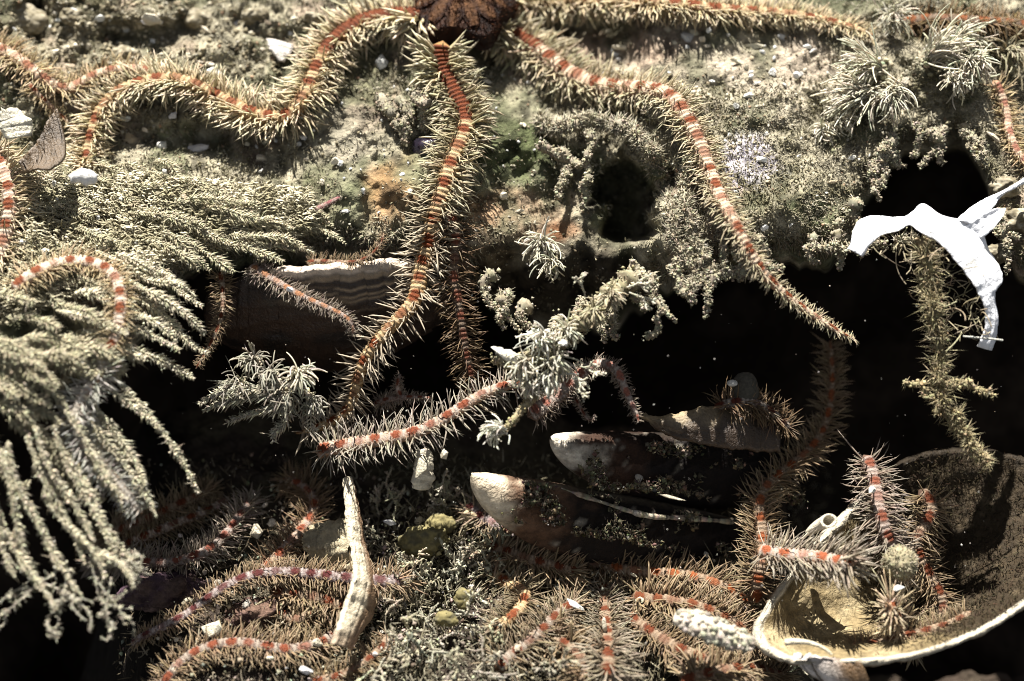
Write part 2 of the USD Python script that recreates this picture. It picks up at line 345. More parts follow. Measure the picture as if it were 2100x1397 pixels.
def arm_geo(P, r0, r1, pal, l0, l1, seg=9.0, period=4, stripe=0.0, dens=9, thick=1.0, up=(0, -.8, .6), spread=1.0, out0=0.0, thin=0.0, fade=None):
    dens = {9: 8, 10: 12}.get(dens, dens)
    """One arm: (body, spines). P control points; r0, r1 radius at both ends; l0, l1 spine length; stripe: length share with an unbroken red band."""
    p, s = spline(P, 2.6)
    n = len(p); t = s / s[-1]
    T, U, B = frames(p, np.asarray(up, float))
    r = (r0 * (1 - t) ** .8 + r1 * (1 - (1 - t) ** .8)) * (.35 + .65 * sm(1.002, .955, t))
    ph = s / seg
    saw = np.abs(np.sin(np.pi * ph))
    sides = 18
    a = np.arange(sides) / sides * 2 * np.pi                     # 0 = side, pi/2 = upper face
    rr = 1.1 * r[:, None] * (.86 + .17 * saw[:, None] + .12 * np.maximum(np.sin(a), 0)[None] * saw[:, None])
    v = p[:, None] + rr[..., None] * (np.cos(a)[None, :, None] * B[:, None] + .72 * np.sin(a)[None, :, None] * U[:, None])
    # colour: red plates in bands, pale plates between, darker flanks
    k = np.floor(ph).astype(int)
    per = period + ((k // 11) % 2)
    wob_ = 1.1 * fb(np.stack([k * .37, 0 * k, 0 * k + len(p)], -1), 1, 2, 6)
    pp = np.mod(ph + wob_, period) / period
    str_ = np.clip(1.0 + 1.6 * fb(np.stack([np.floor((ph + wob_) / period) * 3.7, 0 * k, 0 * k + 9.], -1), 2, 1, 8), .35, 1.3)
    instripe = (t < stripe).astype(float)
    up_ = np.maximum(np.sin(a), 0)[None]
    jag = fb(v, 5, 3, 5) * 2.6
    w = sm(.0, .4, 1.02 - ((pp - .4) / .34)[:, None] ** 2 - (np.cos(a)[None] / .78) ** 2 + jag * .55) * (np.sin(a) > 0)[None] * np.clip(str_, 0, 1)[:, None]
    w = np.maximum(w, sm(.25, .75, up_ + jag * .6) * instripe[:, None])
    c = lerp3(np.broadcast_to(pal['side'], v.shape), pal['pale'], sm(.15, .9, up_ + jag) * (.35 + .65 * saw[:, None]))
    c = lerp3(c, pal['red'], w)
    c = lerp3(c, np.asarray(pal['red']) * .25, np.clip(w * sm(.8, 1, 1 - saw)[:, None] * .7, 0, 1))
    if stripe:
        dots = (t < stripe)[:, None] * sm(.55, .95, saw)[:, None] * np.exp(-((np.abs(np.cos(a)) - .42) / .17) ** 2)[None] * (np.sin(a) > 0)[None]
        c = lerp3(c, [.03, .008, .004], dots * .95)
    body = (v.reshape(-1, 3), grid_faces(n, sides, True), c.reshape(-1, 3))
    tipcap = (np.vstack([v[-1], p[-1] + T[-1] * r[-1] * 1.5]), np.stack([np.arange(sides), (np.arange(sides) + 1) % sides, np.full(sides, sides)], -1), np.asarray(pal['side']))
    headcap = (np.vstack([v[0], p[0] - T[0] * r[0] * .6]), np.stack([(np.arange(sides) + 1) % sides, np.arange(sides), np.full(sides, sides)], -1), np.asarray(pal['side']))
    body = join(body, tipcap, headcap)
    # spines: a fan on both sides of every segment
    ns = int(s[-1] / seg)
    ks = (np.arange(ns) + .5) * seg
    idx = np.clip(np.searchsorted(s, ks), 0, n - 1)
    bs, ds, ls, rs, bd, ii = [], [], [], [], [], []
    fan = np.linspace(.95, -.64, dens)
    for sg in (-1, 1):
        for j, e in enumerate(fan):
            i = idx
            keep = rng.random(len(i)) < .9 - thin * sm(.3, .6, t[i])
            i = i[keep]; m = len(i)
            ee = e * spread + rng.normal(0, .2, m)
            dirv = np.cos(ee)[:, None] * sg * B[i] + np.sin(ee)[:, None] * U[i] + (out0 + .28 - 1.2 * np.exp(-s[i] / 16) + rng.normal(0, .22, m))[:, None] * T[i]
            dirv = norm(dirv)
            ii.append(i)
            base = p[i] + r[i][:, None] * (np.cos(ee)[:, None] * sg * B[i] * .85 + .6 * np.sin(ee)[:, None] * U[i]) + T[i] * rng.normal(0, seg * .22, m)[:, None]
            L = 1.18 * (l0 * (1 - t[i]) + l1 * t[i]) * (.55 + .45 * math.sin(math.pi * (j + .8) / (dens + .6))) * rng.uniform(.55, 1.2, m) * sm(-30, 14, s[i])
            bs.append(base); ds.append(dirv); ls.append(L)
            rs.append(thick * (1 + 1.1 * np.exp(-s[i] / 70) * (l0 > 48)) * (.36 + .025 * L) * rng.uniform(.75, 1.25, m)); bd.append(-.16 * L[:, None] * U[i] * rng.uniform(-.9, 1.9, (m, 1)) + .26 * L[:, None] * T[i] * rng.normal(0, 1, (m, 1)))
    if r1 > 9:                                                       # a cut-short or end-on arm closes in a brush of spines
        m = 34; ii.append(np.full(m, n - 1)); e = rng.uniform(0, 2 * np.pi, m); q = n - 1 - rng.integers(0, 12, m)
        ra = np.cos(e)[:, None] * B[q] + np.sin(e)[:, None] * U[q]
        bs.append(p[q] + ra * r[q][:, None] * .7); ds.append(norm(ra * rng.uniform(.15, 1, (m, 1)) + T[q])); ls.append(l1 * rng.uniform(.5, 1, m)); rs.append(thick * (.5 + .034 * l1) * np.ones(m)); bd.append(rng.normal(0, .12, (m, 3)) * l1)
    bs, ds, ls, rs, bd = map(np.concatenate, (bs, ds, ls, rs, bd))
    cb = jit(pal['spine'], len(bs), .2); ct = jit(pal['tip'], len(bs), .15)
    if fade:
        q = sm(.28, .55, t[np.clip(np.concatenate(ii), 0, n - 1)]); cb = lerp3(cb, fade[0], q); ct = lerp3(ct, fade[1], q)
    sp = cones(bs, ds, ls, rs, bd, cb, ct, sides=4, taper=(1, .85, .55))
    return body, sp

def star(label, arms, group=None, disc=None, cat='brittle star'):
    root = thing('brittle_star', label, cat, group)
    bodies, fringes = [], []
    for a in arms:
        b, f = arm_geo(**a); bodies.append(b); fringes.append(f)
    if disc: bodies.append(disc)
    emit('body', join(*bodies), BODY, root)
    for f in fringes:
        tag(emit('spine_fringe', f, SPINE, root), kind='stuff')
    return root

def rest(P, r0):
    p, s = spline(P, 8)
    k = 1 + p[:, 1] / DP; px = p[:, 0] / k + 1050; py = 698.5 - p[:, 2] / k
    on = py < lip(px) - 6
    surf = np.where(on, ledge_d(px, py) - r0 * .75 - 10, 1e9)
    d = np.minimum(p[:, 1], surf)
    d = np.convolve(np.pad(d, 4, 'edge'), np.ones(9) / 9, 'valid')
    return W(px, py, d)[np.unique(np.linspace(0, len(p) - 1, max(len(p) // 3, 4)).astype(int))]

def A(pts, r0, r1, pal, l0, l1, where='L', **k):
    P = path(pts, where)
    if where == 'L' and all(len(q) < 4 for q in pts): P = rest(P, r0)
    return dict(P=P, r0=r0, r1=r1, pal=pal, l0=l0, l1=l1, **k)

# the large star at the top: disc and five arms
dd = float(ledge_d(np.array(948.), np.array(60.), False))
dcen = W(945, -2, dd - 56)
th, ro = np.meshgrid(np.linspace(0, 2 * np.pi, 121)[:-1], np.linspace(0, 1, 30))
lob = 1 + .10 * np.cos(5 * (th - math.radians(-62)))
U_ = norm(np.array([0, -.74, .67])); R_ = np.array([1., 0, 0]); F_ = np.cross(U_, R_); F_ = norm(F_)
if F_[2] < 0: F_ = -F_
rad = 114 * lob * ro
hgt = 38 * (1 - ro ** 2.2) - 9 * np.cos(5 * (th + 1.08)) * ro - 12
dv = dcen + rad[..., None] * (np.cos(th)[..., None] * R_ + np.sin(th)[..., None] * F_) + hgt[..., None] * U_
dv = dv + (7 * fb(dv, 14, 2, 4))[..., None] * U_
dcol = lerp3(np.broadcast_to([.014, .005, .0025], dv.shape), [.05, .017, .006], sm(-.05, .2, fb(dv, 16, 2, 6)))
dcol = lerp3(dcol, [.012, .006, .005], sm(.35, .0, ro))
skirt = dv[-1] - 60 * U_ * np.ones((120, 1)) * .6
dverts = np.vstack([dv.reshape(-1, 3), skirt]); dc = np.vstack([dcol.reshape(-1, 3), np.broadcast_to([.015, .006, .004], (120, 3))])
disc = (dverts, grid_faces(31, 120, True), dc)
YEL = dict(WARM, spine=(.64, .50, .28), tip=(.92, .80, .56))
big = star('large brown-disced brittle star with yellow spiny arms at the top edge', [
    A([(884, 40, 62), (840, 34, 46), (770, 38, 34), (700, 72, 30), (650, 140, 26), (620, 205, 24), (585, 240, 26), (530, 238, 30), (470, 212, 34), (410, 180, 40), (350, 163, 44), (290, 170, 40), (235, 195, 30), (200, 240, 22), (182, 300, 14), (170, 345, 6)],
      23, 11, YEL, 56, 44, stripe=.26, thick=1.4, dens=10, seg=11),
    A([(906, 96, 78), (906, 130, 56), (925, 180, 40), (948, 225, 34), (950, 275, 30), (930, 325, 26), (912, 380, 24), (893, 440, 22), (880, 500, 22), (862, 560, 26), (850, 615, 24), (812, 660, 14), (765, 712, 0), (735, 775, -20), (718, 830, -40), (680, 865, -60), (610, 888, -70)],
      23, 8, dict(WARM, spine=(.46, .37, .2), tip=(.7, .62, .42)), 54, 44, stripe=.2, thick=1.25, dens=10, seg=10.5, thin=.62, fade=((.40, .31, .21), (.72, .62, .47))),
    A([(992, 56, 78), (1045, 72, 54), (1100, 105, 40), (1160, 150, 34), (1230, 178, 32), (1310, 185, 34), (1372, 200, 44), (1415, 255, 46), (1445, 325, 48), (1472, 395, 56), (1510, 465, 74), (1555, 545, 84), (1605, 600, 70), (1665, 645, 46), (1712, 675, 52), (1757, 698, 56)],
      29, 3.2, dict(PINK, red=(.19, .046, .012), spine=(.56, .45, .28), tip=(.75, .66, .44)), 60, 12, stripe=.12, thick=1.3, dens=10, seg=10.5, thin=.25),
    A([(1000, 0, 55), (1080, -4, 52), (1180, 2, 52), (1290, 4, 54), (1400, 12, 44), (1500, 22, 30), (1600, 28, 24), (1700, 44, 18), (1790, 72, 8)],
      24, 7, dict(WARM, side=(.3, .18, .08)), 62, 26, thick=1.4, dens=10, seg=11),
    A([(950, -90, 60), (960, -170, 45), (1000, -260, 30), (1060, -330, 20)], 23, 14, WARM, 56, 40, seg=11)], disc=disc)
# paired plates on the disc next to each arm root
for ang in (-128, -100, -72, -44, -15, 15, 60, 110, 165, 195):
    t0 = math.radians(ang); cdir = math.cos(t0) * R_ + math.sin(t0) * F_
    uu, vv = np.meshgrid(np.linspace(0, 1, 12), np.linspace(-1, 1, 9), indexing='ij')
    perpd = -math.sin(t0) * R_ + math.cos(t0) * F_
    wid = 20 * np.sin(np.pi * (.10 + .8 * uu)) ** .6
    ht = 38 * (1 - (.36 + .56 * uu) ** 2.2) - 9 + 3 * (1 - vv ** 2)
    g = dcen + (42 + 62 * uu)[..., None] * cdir + (vv * wid)[..., None] * perpd + ht[..., None] * U_
    emit('disc_plate', (g.reshape(-1, 3), grid_faces(12, 9), lerp3(np.broadcast_to([.10, .042, .014], g.shape), [.022, .006, .002], sm(.25, 1, np.abs(vv) + 1.2 * fb(g, 6, 3, 3))).reshape(-1, 3)), BOWL, big)

i = np.concatenate([rng.choice(30 * 120, 2200), 120 * 27 + rng.choice(360, 1500)]); b_ = dv.reshape(-1, 3)[i] + rng.normal(0, 3, (3700, 3)); b_[2200:] -= U_ * rng.uniform(0, 34, (1500, 1))
tag(emit('disc_bristle', cones(b_, U_ + (b_ - dcen) / 140 + rng.normal(0, .35, (len(b_), 3)), rng.uniform(5, 14, len(b_)), 1.2, None, jit((.022, .008, .003), len(b_), .3), jit((.09, .028, .008), len(b_), .3), sides=3, ts=(0, .5), taper=(1, .7)), TURF, big), kind='stuff')

star('pale pink banded arm entering at the left edge above the coiled yellow arm', [
    A([(-40, 85, 30), (30, 118, 30), (85, 158, 28), (130, 182, 22), (190, 158, 16), (260, 142, 14), (330, 148, 10)], 15, 10, dict(PINK, red=(.26, .10, .05)), 44, 30, seg=10)])
star('thin pinkish arm tip crossing the dark hollow beside the tan shell edge at far left', [
    A([(60, 175, 20), (95, 210, 22), (125, 238, 22), (155, 262, 18)], 7, 4, PINK, 26, 14, seg=7)])
star('pale whitish spiny arm cut off by the left edge beside the hydroid mat', [
    A([(-30, 300, 60), (8, 350, 60), (20, 410, 55), (14, 470, 50), (-6, 540, 40)], 17, 14, dict(PINK, pale=(.66, .54, .42), spine=(.6, .5, .33)), 52, 46, seg=10)])
star('pale arm curling through the hydroid fronds at mid left', [
    A([(30, 590, 70), (70, 562, 70), (125, 540, 70), (190, 540, 70), (236, 570, 74), (248, 630, 84), (238, 690, 90), (212, 740, 90)], 13, 12, dict(PINK, pale=(.72, .62, .5)), 30, 26, seg=9),
    A([(212, 740, 88), (180, 800, 92), (155, 860, 96), (175, 910, 110), (205, 950, 120), (250, 1000, 130), (290, 1050, 135)], 11, 8, dict(PINK, red=(.5, .44, .36), pale=(.72, .68, .6), spine=(.66, .61, .5), tip=(.78, .75, .66)), 40, 28, seg=8, thick=1.1)])
star('slender brown arm standing at the left end of the brown bivalve shell', [
    A([(452, 560, 30, 70), (457, 600, 32, 62), (455, 645, 34, 52), (440, 690, 40, 45), (418, 730, 44, 45), (402, 756, 44, 45)], 7, 2.5, dict(MURK, pale=(.45, .36, .26)), 26, 10, seg=7)])
star('tan banded arm lying across the top of the brown bivalve shell', [
    A([(515, 548, 10, 40), (545, 565, 12, 30), (590, 592, 14, 20), (640, 618, 18, 16), (690, 640, 20, 14), (718, 660, 22, 14), (722, 690, 20, 16)], 10, 4, dict(LILAC, red=(.33, .15, .07)), 26, 14, seg=7)])
star('small thin tan arm curved along the rock just above the brown shell', [
    A([(630, 540, 20, 50), (690, 538, 24, 44), (745, 532, 26, 36), (775, 508, 22, 30), (787, 478, 14, 30)], 6, 2.5, MURK, 20, 12, seg=7)])
star('purplish red arm segment lying on the green rock right of the hydroid mat', [
    A([(590, 452, 14), (625, 440, 16), (660, 424, 15), (697, 405, 10)], 8, 4, dict(LILAC, red=(.28, .1, .1), side=(.26, .11, .1)), 7, 5, seg=7)])
star('dark shaded arm hanging straight down behind the yellow arm at centre', [
    A([(915, 440, 26), (935, 500, 20), (930, 560, 10), (940, 620, -6), (950, 690, -18), (962, 750, -30), (972, 812, -34)], 15, 7, dict(DARK, red=(.16, .05, .025)), 44, 34, seg=10)])  # dark palette paints in the shade this arm hangs in
star('red and white banded arm rising to the right over the bed at centre', [
    A([(655, 925, 10, 60), (720, 912, 10, 36), (790, 900, 10, 14), (860, 884, 10, 0), (925, 850, 10, -8), (985, 812, 10, -8), (1035, 792, 10, 0), (1075, 788, 10, 14)],
      16, 9, dict(PINK, red=(.19, .045, .016), pale=(.44, .37, .31), spine=(.34, .28, .2), tip=(.62, .55, .45)), 46, 42, seg=10, thin=.2, dens=6)])
star('small arm pointing right in the dark behind the banded central arm', [
    A([(770, 830, 10, 110), (805, 818, 10, 90), (850, 815, 10, 80), (888, 817, 10, 70)], 8, 3, LILAC, 22, 8, seg=6),
    A([(822, 812, 10, 90), (815, 790, 10, 80), (822, 768, 10, 75)], 6, 3, LILAC, 16, 8, seg=6)])
star('short hooked arm bending down over the dark hollow right of centre', [
    A([(1090, 850, 10, 80), (1140, 815, 10, 70), (1185, 775, 10, 52), (1225, 748, 10, 38), (1258, 755, 10, 24), (1280, 795, 10, 12), (1298, 835, 10, 4), (1310, 865, 10, 0)], 18, 4, dict(LILAC, red=(.33, .12, .08), pale=(.5, .42, .36)), 26, 10, seg=8)])
star('tiny curled arm tip in the dark below the hooked arm', [
    A([(1180, 820, 10, 80), (1195, 845, 10, 70), (1212, 862, 10, 60), (1222, 850, 10, 56)], 4, 2, LILAC, 10, 5, seg=6)])
# sea floor, left
star('blurred reddish arm at the back of the lower left hollow', [
    A([(250, 1130, 30), (300, 1100, 34), (360, 1075, 34), (420, 1050, 26), (470, 1020, 16)], 14, 8, dict(MURK, pale=(.5, .4, .32)), 36, 24, 'F', seg=9)])
star('grey and red banded arm rising to the right among the lower left tangle', [
    A([(230, 1170, 24), (300, 1155, 36), (370, 1150, 46), (425, 1130, 52), (465, 1095, 54), (495, 1055, 46), (520, 1020, 36)], 13, 11, dict(LILAC, pale=(.36, .30, .26), red=(.2, .055, .03)), 44, 36, 'F', seg=9)])
star('rust red bushy arm reaching up beside the cream shell plate', [
    A([(540, 1170, 30), (580, 1130, 44), (620, 1085, 54), (645, 1040, 60), (628, 1005, 60), (580, 985, 46)], 13, 10, dict(PINK, red=(.24, .06, .025), pale=(.36, .29, .24), spine=(.24, .15, .085), tip=(.4, .28, .17)), 46, 44, 'F', seg=9)])
star('long slim dark purple banded arm crossing the lower left bed', [
    A([(275, 1318, 50), (330, 1288, 60), (390, 1255, 70), (440, 1218, 80), (500, 1186, 90), (570, 1174, 98), (640, 1178, 104), (710, 1186, 116), (780, 1192, 110), (840, 1188, 80)], 8, 14, dict(PURP, pale=(.42, .35, .32)), 20, 38, 'F', seg=9, period=4)])
star('dark ribbed arm arching along the bottom edge at lower left', [
    A([(320, 1440, 20), (345, 1390, 34), (390, 1345, 44), (450, 1322, 50), (520, 1322, 52), (580, 1332, 50), (640, 1325, 44), (700, 1290, 30)], 11, 12, dict(PURP, red=(.2, .05, .02), pale=(.4, .33, .26)), 36, 40, 'F', seg=9)])
star('small pale spiny arm tuft facing the camera at lower left', [
    A([(560, 1235, 10), (585, 1262, 34), (612, 1270, 50), (650, 1250, 44), (690, 1235, 20)], 11, 9, MURK, 38, 34, 'F', seg=9)])
star('brownish arm curling beside the bottom of the cream shell plate', [
    A([(640, 1397, 20), (700, 1385, 34), (760, 1350, 44), (800, 1300, 36)], 10, 8, MURK, 34, 30, 'F', seg=9)])
for lab, pts, pal, l0, l1 in (
    ('dusky arm half hidden under the tips of the hydroid comb', [(240, 1090, 40), (310, 1062, 46), (380, 1030, 40), (440, 1000, 26)], MURK, 40, 32),
    ('brownish arm between the pink crusted pebble and the cream blade', [(560, 1215, 44), (630, 1222, 64), (690, 1240, 70), (740, 1262, 50)], MURK, 44, 38),
    ('brown arm behind the rosette arm at the bottom', [(1120, 1300, 40), (1170, 1330, 66), (1200, 1370, 76), (1190, 1410, 70)], MURK, 46, 44),
    ('red brown arm above the knobbly white shell', [(1300, 1225, 40), (1370, 1232, 64), (1450, 1250, 72), (1520, 1290, 60), (1560, 1330, 40)], dict(MURK, red=(.15, .04, .012)), 46, 42),
    ('dusky arm along the bottom edge left of the oyster hinge', [(1400, 1400, 70), (1470, 1378, 84), (1540, 1372, 84), (1610, 1392, 70)], MURK, 44, 42),
    ('brown arm lying under the tapering purplish arm', [(1000, 1120, 40), (1060, 1140, 60), (1130, 1160, 66), (1190, 1175, 56)], MURK, 44, 40)):
    star(lab, [A(pts, 14, 11, pal, l0 * 1.15, l1 * 1.15, 'F', seg=9)])
# sea floor, middle
star('purplish arm tapering to the right below the pale-tipped mussel', [
    A([(960, 1040, 40), (1000, 1068, 52), (1050, 1092, 60), (1100, 1112, 66), (1150, 1108, 64), (1200, 1088, 60), (1250, 1078, 56), (1292, 1080, 52)], 13, 3, dict(PURP, red=(.16, .04, .03), pale=(.42, .35, .33), spine=(.36, .29, .22)), 46, 14, 'F', seg=8)])
star('rusty arm coming forward out of the weed at bottom centre', [
    A([(1010, 1160, 20), (1050, 1200, 40), (1075, 1220, 60), (1060, 1255, 66), (1010, 1290, 50)], 14, 11, dict(WARM, red=(.19, .045, .012), spine=(.22, .16, .09), tip=(.4, .32, .2)), 44, 40, 'F', seg=10)])
star('pale tipped spiny arm ending in a white chip at bottom centre', [
    A([(1020, 1370, 30), (1075, 1325, 50), (1115, 1290, 64), (1150, 1255, 70), (1190, 1236, 66)], 14, 10, dict(MURK, pale=(.36, .3, .24), spine=(.27, .21, .14)), 46, 40, 'F', seg=9)])
star('spiny arm seen end-on like a rosette at the bottom edge', [
    A([(1235, 1180, 0), (1240, 1240, 30), (1244, 1300, 70), (1246, 1345, 100), (1248, 1400, 90)], 13, 16, dict(MURK, spine=(.28, .22, .15), tip=(.5, .42, .3)), 44, 58, 'F', seg=9, thick=1.1)])
star('red spotted arm stretching right under the mussels', [
    A([(1215, 1150, 30), (1270, 1168, 46), (1340, 1176, 56), (1410, 1182, 60), (1470, 1198, 56), (1520, 1228, 40), (1545, 1262, 26)], 14, 11, dict(MURK, red=(.28, .075, .02)), 46, 40, 'F', seg=10)])
star('dark dim arm behind the weed right of the pale mussel tip', [
    A([(1140, 1140, 20), (1180, 1150, 40), (1225, 1155, 48), (1250, 1120, 30)], 12, 9, DARK, 40, 30, 'F', seg=9)])
star('brown spiny arm sloping to the right at the bottom edge', [
    A([(1290, 1265, 40), (1340, 1300, 60), (1400, 1335, 70), (1460, 1360, 74), (1530, 1400, 70)], 14, 13, MURK, 46, 44, 'F', seg=10)])
# right
star('dim red-spotted arm climbing out of the hollow left of the oyster bowl', [
    A([(1550, 1230, 10, 60), (1558, 1160, 10, 40), (1562, 1090, 10, 60), (1558, 1030, 10, 90), (1585, 985, 10, 130), (1635, 945, 10, 160), (1678, 900, 10, 190), (1700, 840, 10, 215), (1706, 770, 10, 240), (1702, 700, 10, 270)], 15, 6, dict(MURK, red=(.26, .07, .02)), 44, 36, seg=10)])
star('spiny arm bursting like a flower over the oyster bowl edge', [
    A([(1560, 1128, 10, -20), (1610, 1138, 10, -40), (1660, 1142, 10, -55), (1710, 1150, 10, -75), (1750, 1156, 10, -110)], 14, 15, dict(PINK, red=(.30, .08, .03), pale=(.45, .4, .35), spine=(.34, .27, .19), tip=(.56, .48, .37)), 44, 64, seg=9, out0=.3)])
star('grey banded arm hanging over the upper edge of the oyster bowl', [
    A([(1775, 940, 10, 60), (1792, 985, 10, 30), (1800, 1030, 10, 0), (1812, 1080, 10, -20), (1830, 1130, 10, -10), (1850, 1170, 10, 20)], 15, 14, dict(LILAC, red=(.2, .06, .03)), 48, 46, seg=10)])
star('pink spiny arm tip pointing out of the oyster bowl', [
    A([(1870, 1330, 10, -10), (1855, 1300, 10, -50), (1835, 1262, 10, -80), (1825, 1240, 10, -110)], 13, 13, dict(PINK, spine=(.42, .32, .24)), 40, 48, seg=9)])
star('blurred dark arm inside the oyster bowl at right', [
    A([(1890, 1010, 10, 60), (1905, 1060, 10, 40), (1880, 1110, 10, 30), (1900, 1170, 10, 30), (1930, 1230, 10, 20), (1900, 1300, 10, 10)], 14, 11, dict(MURK, side=(.1, .06, .04)), 44, 36, seg=10)])
star('reddish spiny arm lying along the lower oyster rim', [
    A([(1740, 1330, 10, -60), (1800, 1318, 10, -66), (1870, 1300, 10, -70), (1930, 1285, 10, -64), (1990, 1255, 10, -50)], 9, 8, MURK, 34, 28, seg=9)])
star('dark banded arm over the small tan shell in the hollow', [
    A([(1470, 838, 10, 70), (1505, 826, 10, 50), (1540, 826, 10, 50), (1580, 845, 10, 64), (1620, 880, 10, 90)], 11, 9, dict(DARK, pale=(.4, .34, .28)), 40, 36, seg=9)])
star('dark reddish arm at the top right corner behind the hydroids', [
    A([(1850, 48, 20), (1920, 40, 24), (2000, 44, 26), (2080, 50, 24), (2160, 60, 20)], 14, 12, dict(DARK, red=(.22, .07, .02), spine=(.26, .17, .07)), 44, 36, seg=10)])
star('faint pinkish arm half buried at the right edge', [
    A([(2040, 170, 16), (2062, 230, 18), (2075, 290, 18), (2110, 340, 14)], 11, 9, dict(PINK, red=(.33, .14, .09)), 34, 28, seg=9)])
# ------------------------------------------------------------------ shells
def closed_shell(a0, a1, width, thick, side_dir, col_fn, nu=70, nv=36, pw=(.55, .42), bow=0.0, asym=0.0):
    """A two-valved mussel-like shell from the beak a0 to the far end a1; side_dir: the wide direction."""
    ax = a1 - a0; L = np.linalg.norm(ax); ax = ax / L
    b = norm(side_dir - (side_dir @ ax) * ax); c = np.cross(ax, b)
    u = np.linspace(0.002, .999, nu) ** 1.15; ph = np.linspace(0, 2 * np.pi, nv + 1)[:-1]
    prof = u ** pw[0] * (1 - u) ** pw[1]; prof /= prof.max()
    hp = u ** .5 * (1 - u) ** .75; hp /= hp.max()
    lam = np.sign(np.sin(ph)) * np.abs(np.sin(ph)) ** .8
    v = a0 + ax * (L * u)[:, None, None] + b * (width * prof[:, None] * (np.cos(ph)[None] + asym) + bow * np.sin(np.pi * u)[:, None])[..., None] + c * (thick * hp[:, None] * lam[None])[..., None]
    ridge = 1.6 * np.sin(u[:, None] * 85 + 4 * fb(v, 60, 2, 3)) * np.sin(np.pi * u)[:, None] * np.abs(lam)[None]
    v = v + c * (ridge * np.sign(lam)[None])[..., None] + 11 * fb(v, 26, 3, 12)[..., None] * c
    col = col_fn(np.broadcast_to(u[:, None], v.shape[:2]), ph[None] + 0 * u[:, None], v)
    return v.reshape(-1, 3), grid_faces(nu, nv, True), col.reshape(-1, 3)

def mussel_col(pale, mid, dark, edge):
    def fn(u, ph, v):
        n = fb(v, 34, 4, 8)
        c = lerp3(np.broadcast_to(pale, v.shape), mid, sm(.05, .17, u + n * .3))
        c = lerp3(c, dark, sm(.2, .42, u + n * .35))  # own dark brown, deepened towards the far end for the shade
        c = lerp3(c, edge, .8 * sm(.975, .998, np.abs(np.cos(ph))) * sm(.1, .3, u))
        return lerp3(c, [.45, .40, .32], .8 * sm(.17, .26, fb(v, 22, 3, 18)) * sm(.8, .3, u))
    return fn

m1 = thing('mussel', 'dark brown mussel with a worn whitish beak, the upper of the two in the hollow', 'mussel')
emit('valve', closed_shell(W(1128, 896, 26), W(1700, 930, 235), 84, 50, np.array([-.1, .45, -1.]), mussel_col([.66, .58, .46], [.05, .025, .015], [.008, .005, .004], [.035, .026, .018]), asym=.75), BOWL, m1)
m2 = thing('mussel', 'mussel with a tan and white beak and pale hinge edge, lower one beside the weed', 'mussel')
emit('valve', closed_shell(W(966, 970, -34), W(1540, 1074, 175), 84, 50, np.array([-.35, .35, -1.]), mussel_col([.72, .60, .43], [.13, .07, .04], [.012, .008, .006], [.16, .13, .09]), asym=.9), BOWL, m2)
for mu, a0, a1, wd in ((m1, W(1150, 905, 16), W(1640, 950, 175), 60), (m2, W(1000, 985, -36), W(1480, 1075, 130), 50)):
    n = 4200; u = rng.uniform(.1, 1, n); c0 = a0 + (a1 - a0) * u[:, None] + np.stack([rng.normal(0, 8, n), rng.uniform(-48, -20, n), -wd * rng.uniform(-.3, 1.5, n)], -1)
    keep = fb(c0, 44, 3, 77) > .06; c0 = c0[keep]; n = len(c0)
    tag(emit('crust', join(lumps(c0 + np.array([0, 14., 0]), 1.5 + 5 * rng.random(n) ** 3, jit((.16, .13, .085), n, .5)), cones(c0 + np.array([0, 14., 0]), np.array([0, -.6, .3]) + rng.normal(0, .7, (n, 3)), rng.uniform(5, 16, n), 1.0, None, jit((.2, .17, .11), n, .3), sides=3, ts=(0, .5), taper=(1, .8))), TURF, mu), kind='stuff')
hp_, _ = spline([*(W(x, y, d) for x, y, d in ((1150, 1004, 20), (1210, 1022, 24), (1270, 1042, 32), (1330, 1058, 46), (1390, 1062, 74), (1450, 1066, 100), (1540, 1074, 150)))], 5)
emit('hinge_edge', tube(hp_, 5.5 * (1 + 2.2 * fb(hp_, 24, 3, 3)), jit([.30, .25, .18], len(hp_), .35), 7), SHELL, m2)

